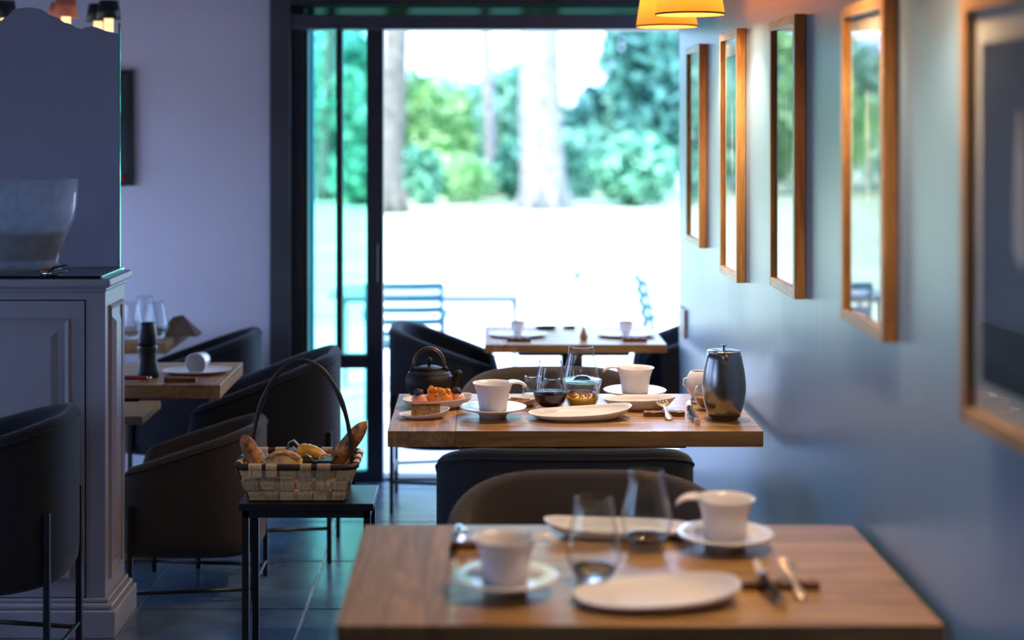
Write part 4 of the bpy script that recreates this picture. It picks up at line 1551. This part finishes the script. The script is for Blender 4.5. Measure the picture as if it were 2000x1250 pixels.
# ------------------------------------------------------------------ foreground table
cup_saucer('white cup on the left of the foreground table, tongue pointing right', 'white footed saucer on the left of the foreground table', 987, 1157, TH, 0)
cup_saucer('white cup on the right of the foreground table, tongue pointing left', 'white footed saucer on the right of the foreground table', 1416, 1070, TH, PI)
p = on_plane(1160, 1136, TH)
tulip_glass('empty tulip glass in the centre of the foreground table', p, 1.02)
p = on_plane(1262, 1072, TH)
tulip_glass('empty tulip glass behind the centre one on the foreground table', p, 1.02)
p = on_plane(1280, 1166, TH)
dish('large_plate', 'large white plate at the front of the foreground table', p + Vector((0, -.025, 0)), math.radians(8), .160, .096, .018, .036, .70, 'plate', 'large white swelling plates',
     power=3.0)
p = on_plane(1212, 1047, TH)
dish('large_plate', 'large white plate at the back of the foreground table behind the glasses', p + Vector((0, .008, 0)), PI, .168, .068, .020, .036, .70, 'plate',
     'large white swelling plates', power=3.0)
p = on_plane(1524, 1150, TH)
cutlery_rest('wooden cutlery rest on the right of the foreground table', p, math.radians(1))
pocket_knife('dark-handled knife with bright blade on the foreground table', p + Vector((-.036, -.02, 0)), math.radians(9))
spork('golden spoon on the rest of the foreground table', p + Vector((.024, 0, 0)), math.radians(3), tines=False)
p = on_plane(948, 1072, TH)
cutlery_rest('wooden cutlery rest half hidden behind the left foreground cup', p, math.radians(1))
pocket_knife('dark-handled knife behind the left foreground cup', p + Vector((-.048, .02, 0)), math.radians(186))

# ------------------------------------------------------------------ table at the garden door
Z3 = .735
for k, (px, lab) in enumerate(((1012, 'left'), (1225, 'right'))):
    x = sx(px, 6.62)
    dish('dinner_plate', 'flat pale plate on the %s of the table at the garden door' % lab, (x, 6.66, Z3), 0, .125, .10, .012, .014, .7, 'plate', 'plates at the garden door')
    r = thing('cup', 'small pale cup on the %s plate at the garden door' % lab, 'cup', (x, 6.68, Z3 + .008), 0, 'small cups at the garden door')
    MB().lathe([(0, 0), (.018, 0), (.022, .012), (.032, .038), (.034, .052), (.032, .052), (.028, .036), (.016, .008), (0, .006)], 28).build('cup_body', 'porcelain', r)
    cutlery_rest('small wooden cutlery rest by the %s plate at the garden door' % lab, (x + (.02 if k else -.0), 6.49, Z3), 0, .10)
vs_ = thing('bud_vase', 'tiny brown vase with a green sprig at the garden door', 'vase', (sx(1140, 6.55), 6.55, Z3))
MB().lathe([(0, 0), (.014, 0), (.018, .012), (.012, .030), (.006, .042), (.008, .048), (.006, .048), (.004, .04), (0, .03)], 20).build('vase_body', 'caramel', vs_)
MB().tube([(0, 0, .03), (-.004, 0, .07), (-.012, 0, .115)], .0018, 6).build('stem', 'lawn_mat', vs_)
for k in range(4):
    a = k * 1.6
    MB().add([(0, 0, .05 + k * .015), (.012 * math.cos(a) - .004, .012 * math.sin(a), .066 + k * .015), (.02 * math.cos(a) - .006, .02 * math.sin(a), .075 + k * .015),
              (.009 * math.cos(a + .6) - .004, .009 * math.sin(a + .6), .070 + k * .015)], [(0, 1, 2, 3)]).build('leaf', 'leaf_light', vs_)
dish('dark_dish', 'shallow dark dish at the back of the garden door table', (sx(1066, 6.88), 6.88, Z3), 0, .05, .03, .012, .014, .7, 'dish', 'dark dishes', mat='black_steel')
dish('dark_dish', 'small dark dish beside the bud vase at the garden door', (sx(1112, 6.90), 6.90, Z3), 0, .030, .02, .010, .012, .7, 'dish', 'dark dishes', mat='black_steel')

# ------------------------------------------------------------------ pepper mill table
p = on_plane(288, 736, TH)
pm_ = thing('pepper_mill', 'tall black pepper mill on the oak table behind the cabinet', 'pepper mill', p)
MB().lathe([(0, 0), (.040, 0), (.041, .004), (.038, .03), (.033, .062), (.031, .085), (.036, .098), (.036, .108), (.033, .115), (0, .115)], 32).build('body', 'pepper_black', pm_)
MB().lathe([(0, .116), (.032, .116), (.034, .125), (.033, .155), (.030, .175), (.026, .19), (.022, .194), (0, .195)], 32).build('grinder_head', 'pepper_black', pm_)
p = on_plane(385, 728, TH)
dish('dinner_plate', 'pale plate under the tipped white cup on the pepper mill table', p, 0, .125, .085, .012, .015, .7, 'plate', 'plates at the garden door')
tc_ = thing('tipped_cup', 'white cup lying on its side on the pale plate', 'cup', p + Vector((.0, .01, .048)), 0)
o = MB().lathe([(0, 0), (.024, 0), (.030, .02), (.038, .055), (.041, .070), (.039, .070), (.035, .052), (.026, .018), (0, .006)], 36).build('cup_body', 'porcelain', tc_)
o.rotation_euler = (math.radians(100), 0, math.radians(-20))
o.location = (.02, .035, -.002)
o = MB().tube([(0, -.036, .05), (.0, -.058, .045), (0, -.055, .022), (0, -.032, .018)], .004, 8).build('handle', 'porcelain', tc_)
o.rotation_euler = (math.radians(100), 0, math.radians(-20))
o.location = (.02, .035, -.002)
p = on_plane(352, 746, TH)
cutlery_rest('dark cutlery rest in front of the tipped cup', p, math.radians(2), .11)
p = on_plane(268, 744, TH)
rk = thing('red_knife', 'red-handled knife in front of the pepper mill', 'knife', p)
MB().tube([(-.10, 0, .010), (-.03, 0, .011), (.03, 0, .010), (.036, 0, .009)], [.007, .010, .009, .006], 10, flat=(1, .8)).build('handle', 'red_paint', rk)
MB().box(-.20, -.10, -.009, .009, .008, .0105, .001).build('blade', 'polished', rk)
MB().lathe([(0, -.004), (.008, -.003), (.008, .004), (0, .006)], 14, (.042, 0, .010)).build('end_cap', 'polished', rk)

# far table: three glasses and a folded napkin
for k, (px, yy, lab) in enumerate(((257, 6.50, 'leftmost of the three glasses on the far oak table'), (283, 6.72, 'middle glass of the three on the far oak table'),
                                   (305, 6.52, 'rightmost of the three glasses on the far oak table'))):
    tulip_glass(lab, (sx(px, yy), yy, TH), .95)
nt = thing('folded_napkin', 'brown napkin folded into a tent on the far oak table', 'napkin', (sx(352, 6.62), 6.62, TH))
vs = [(-.085, -.06, 0), (.085, -.06, 0), (.085, .06, 0), (-.085, .06, 0), (-.03, -.01, .078), (.01, .012, .084)]
MB().add(vs, [(0, 1, 5, 4), (2, 3, 4, 5), (1, 2, 5), (3, 0, 4), (0, 3, 2, 1)]).build('cloth', 'brown_napkin', nt)

# ------------------------------------------------------------------ stool and bread basket
SZ = .519
SX0, SX1, SY0, SY1 = -.724, -.322, 4.60, 4.845
so = thing('side_stool', 'narrow black stool table carrying the bread basket', 'stool', ((SX0 + SX1) / 2, (SY0 + SY1) / 2, 0))
w_, d_ = (SX1 - SX0) / 2, (SY1 - SY0) / 2
MB().box(-w_, w_, -d_, d_, SZ - .022, SZ, .003).build('top', 'black_steel', so)
for s in (-1, 1):
    MB().box(-w_ + .012, w_ - .012, s * (d_ - .02) - .010, s * (d_ - .02) + .010, SZ - .044, SZ - .022, .001).build('apron', 'black_steel', so)
    MB().box(s * (w_ - .02) - .010, s * (w_ - .02) + .010, -d_ + .01, d_ - .01, SZ - .044, SZ - .022, .001).build('apron', 'black_steel', so)
    for q in (-1, 1):
        MB().box(s * (w_ - .02) - .010, s * (w_ - .02) + .010, q * (d_ - .02) - .010, q * (d_ - .02) + .010, 0, SZ - .044, .001).build('leg', 'black_steel', so)

BCX, BCY = sx(586, 4.72), 4.73
bk = thing('bread_basket', 'woven splint basket with a tall arched handle on the black stool', 'basket', (BCX, BCY, SZ))
HB = .100
ba, bb = .142, .092        # half sizes at the bottom
ra, rb = .176, .118        # half sizes at the rim


def wall_pt(u, z, off):
    """point of the tapered basket wall; u runs 0..4 around four sides; off pushes outwards"""
    t = z / HB
    a = ba + (ra - ba) * t + off
    b = bb + (rb - bb) * t + off
    s = int(u) % 4
    q = (u - int(u)) * 2 - 1
    if s == 0:
        return (q * a, -b, z)
    if s == 1:
        return (a, q * b, z)
    if s == 2:
        return (-q * a, b, z)
    return (-a, -q * b, z)


MB().box(-ba, ba, -bb, bb, .002, .006).build('bottom', 'splint_h', bk)
stakes = []
for s in range(4):
    n = 6 if s % 2 == 0 else 4
    for k in range(n):
        stakes.append((s, (k + .5) / n, 1 / n))
for i, (s, c, wd) in enumerate(stakes):
    vs, fs = [], []
    hw = wd * .40
    rows = 7
    for r in range(rows):
        z = .004 + (HB - .006) * r / (rows - 1)
        band = min(2, int(z / (HB / 3)))
        ph = (i + band) % 2
        off = .0042 if ph else -.0042
        for q in (-hw, hw):
            vs.append(wall_pt(s + c + q, z, off))
        for q in (hw, -hw):
            vs.append(wall_pt(s + c + q, z, off - .0018))
    for r in range(rows - 1):
        for q in range(4):
            fs.append((r * 4 + q, r * 4 + (q + 1) % 4, r * 4 + 4 + (q + 1) % 4, r * 4 + 4 + q))
    fs.append((0, 1, 2, 3))
    fs.append(tuple((rows - 1) * 4 + q for q in range(4)))
    MB().add(vs, fs).build('stake', 'splint', bk)
for band in range(3):
    z0 = HB / 3 * band + .0035
    z1 = HB / 3 * (band + 1) - .0035
    vs, fs = [], []
    pts = []
    for i, (s, c, wd) in enumerate(stakes):
        ph = (i + band) % 2
        off = -.0040 if ph else .0046
        pts.append((s + c - wd * .30, off))
        pts.append((s + c + wd * .30, off))
    n = len(pts)
    for u, off in pts:
        vs += [wall_pt(u, z0, off), wall_pt(u, z1, off), wall_pt(u, z1, off - .0018), wall_pt(u, z0, off - .0018)]
    for i in range(n):
        j = (i + 1) % n
        for q in range(4):
            fs.append((i * 4 + q, i * 4 + (q + 1) % 4, j * 4 + (q + 1) % 4, j * 4 + q))
    MB().add(vs, fs).build('weaver', 'splint_h', bk)
# dark rim rod wrapped with light splints
cr_ = .03
rim = []
for cx, cy, a0 in ((ra - cr_, -rb + cr_, -PI / 2), (ra - cr_, rb - cr_, 0), (-ra + cr_, rb - cr_, PI / 2), (-ra + cr_, -rb + cr_, PI)):
    for k in range(7):
        a = a0 + PI / 2 * k / 6
        rim.append((cx + cr_ * math.cos(a), cy + cr_ * math.sin(a), HB + .006))
MB().tube(rim, .0095, 10, closed=True).build('rim_rod', 'bark_rod', bk)
wrap_spots = [(-.120, 0, 0), (-.072, 0, 0), (.030, 0, 0), (.084, 0, 0), (-.13, 1, 0), (-.075, 1, 0), (.0, 1, 0), (.07, 1, 0), (.12, 1, 0)]
for k, (q, side, _) in enumerate(wrap_spots):
    yy = rb if side else -rb
    mb = MB()
    hw = .0165 if k % 3 else .020
    vs, fs = [], []
    na = 12
    for i in range(na + 1):
        a = -.35 * PI + 1.6 * PI * i / na
        for sgn in (-1, 1):
            vs.append((q + sgn * hw, yy + math.cos(a) * .0115 * (1 if side else -1), HB + .006 + math.sin(a) * .0115))
    for i in range(na):
        fs.append((i * 2, i * 2 + 1, i * 2 + 3, i * 2 + 2))
    # tail of the strip running down outside
    mb.add(vs, fs, True)
    sgo = 1 if side else -1
    mb.box(q - hw, q + hw, yy + sgo * .006 - .001, yy + sgo * .006 + .001, HB - .022, HB, 0)
    mb.build('rim_wrap', 'splint', bk)
for k in range(6):
    s = -1 if k < 3 else 1
    y = (-.07, 0, .07)[k % 3]
    mb = MB()
    vs, fs = [], []
    na = 12
    for i in range(na + 1):
        a = -.35 * PI + 1.6 * PI * i / na
        for sgn in (-1, 1):
            vs.append((s * ra + math.cos(a) * .0115 * s, y + sgn * .018, HB + .006 + math.sin(a) * .0115))
    for i in range(na):
        fs.append((i * 2, i * 2 + 1, i * 2 + 3, i * 2 + 2))
    mb.add(vs, fs, True)
    mb.build('rim_wrap', 'splint', bk)
hp = []
for i in range(33):
    a = PI * i / 32
    hp.append((-.155 * math.cos(a) * (1 - .06 * math.sin(a)) + .004, .0 + .004 * math.sin(5 * a), .06 + .345 * math.sin(a) ** .82 if 0 < i < 32 else .03))
MB().tube(hp, [.0075 + .0012 * math.sin(i * 1.3) for i in range(33)], 10).build('handle', 'bark_rod', bk)


def loaf(name, label, line, rad, mat, seed, scores=0, cat='bread'):
    """crusty loaf along a line of points in basket coordinates"""
    o = Vector(line[0])
    r = thing(name, label, cat, (BCX + o.x, BCY + o.y, SZ + o.z))
    pts = [Vector(q) - o for q in line]
    # resample
    P, R = [], []
    n = 18
    rng = random.Random(seed)
    for i in range(n + 1):
        t = i / n * (len(pts) - 1)
        k = min(int(t), len(pts) - 2)
        P.append(pts[k].lerp(pts[k + 1], t - k))
        e = i / n
        R.append(max(.002, rad * (1 - abs(2 * e - 1) ** 3.2) ** .5 * (1 + rng.uniform(-.05, .05))))
    MB().tube(P, R, 16).build('crust', mat, r)
    for s in range(scores):
        e = (s + 1.0) / (scores + 1)
        k = int(e * n)
        d = (P[min(n, k + 2)] - P[max(0, k - 2)])
        up = Vector((0, -.55, 1)).normalized()
        q = P[k] + up * R[k] * .93
        MB().tube([q - d * .8, q, q + d * .8], [.001, .005, .001], 8, flat=(1, .6)).build('score', 'bread_pale', r)
    return r


loaf('baguette_piece', 'dark crusty baguette end leaning out of the basket at the left', [(-.095, -.045, .045), (-.125, -.04, .10), (-.172, -.03, .185)], .027, 'bread_crust', 1, 2)
loaf('baguette_piece', 'crusty baguette leaning out of the basket at the right under the handle', [(.055, .03, .055), (.11, .03, .10), (.20, .03, .215)], .027, 'bread_crust', 2, 3)
loaf('pastry_roll', 'shiny yellow pastry roll in the middle of the basket', [(-.012, .01, .135), (.03, .005, .125), (.085, .0, .098)], .024, 'pastry', 3, 0)
rr = thing('round_roll', 'round scored bread roll at the front of the basket', 'bread', (BCX - .045, BCY - .055, SZ + .082))
lump(MB(), (0, 0, .02), .062, .045, .040, 5, .04, 28, 14).build('crust', 'bread_pale', rr)
for k in range(4):
    a = -.5 + k * .33
    MB().tube([(-.05 + .1 * t + .0, -.018 + a * .05, .02 + .0405 * math.sqrt(max(0, 1 - ((-.05 + .1 * t) / .063) ** 2 - .12))) for t in [i / 8 for i in range(9)]], .0022, 6).build(
        'score', 'bread_crust', rr)
cl = thing('striped_cloth', 'crumpled blue-grey striped cloth in the back of the basket', 'cloth', (BCX - .05, BCY + .055, SZ + .05))
vs, fs = [], []
nu, nv = 26, 14
rng = random.Random(2)
for i in range(nu):
    for j in range(nv):
        u, v = i / (nu - 1) - .5, j / (nv - 1) - .5
        vs.append((u * .18, v * .08, .052 + .018 * math.sin(u * 26 + v * 5) * math.cos(v * 9) + .012 * math.sin(u * 11 + 1)))
for i in range(nu - 1):
    for j in range(nv - 1):
        a = i * nv + j
        fs.append((a, a + 1, a + nv + 1, a + nv))
MB().add(vs, fs, True).build('cloth', 'stripe_cloth', cl)
MB().tube([(.0, .012, .06), (.006, .01, .092), (.022, .008, .10), (.036, .01, .086), (.04, .012, .06)], .007, 8, flat=(1.3, .3)).build('ribbon_loop', 'stripe_cloth', cl)
bt = thing('bread_tongs', 'thin metal tongs with two loop handles at the front of the basket', 'tongs', (BCX + .055, BCY - .080, SZ + .112))
for s in (-1, 1):
    MB().tube([(s * .008, .0, .008), (s * .016, 0, .018), (s * .028, 0, .0235), (s * .042, 0, .0215), (s * .05, 0, .012), (s * .048, .01, .0), (s * .03, .02, -.004)], .0019, 8).build(
        'loop', 'polished', bt)
MB().tube([(-.008, 0, .008), (0, .004, .003), (.008, 0, .008)], .0019, 8).build('joint', 'polished', bt)
MB().box(-.05, .05, .012, .075, -.02, .002, .003).build('blade_case', 'pepper_black', bt)
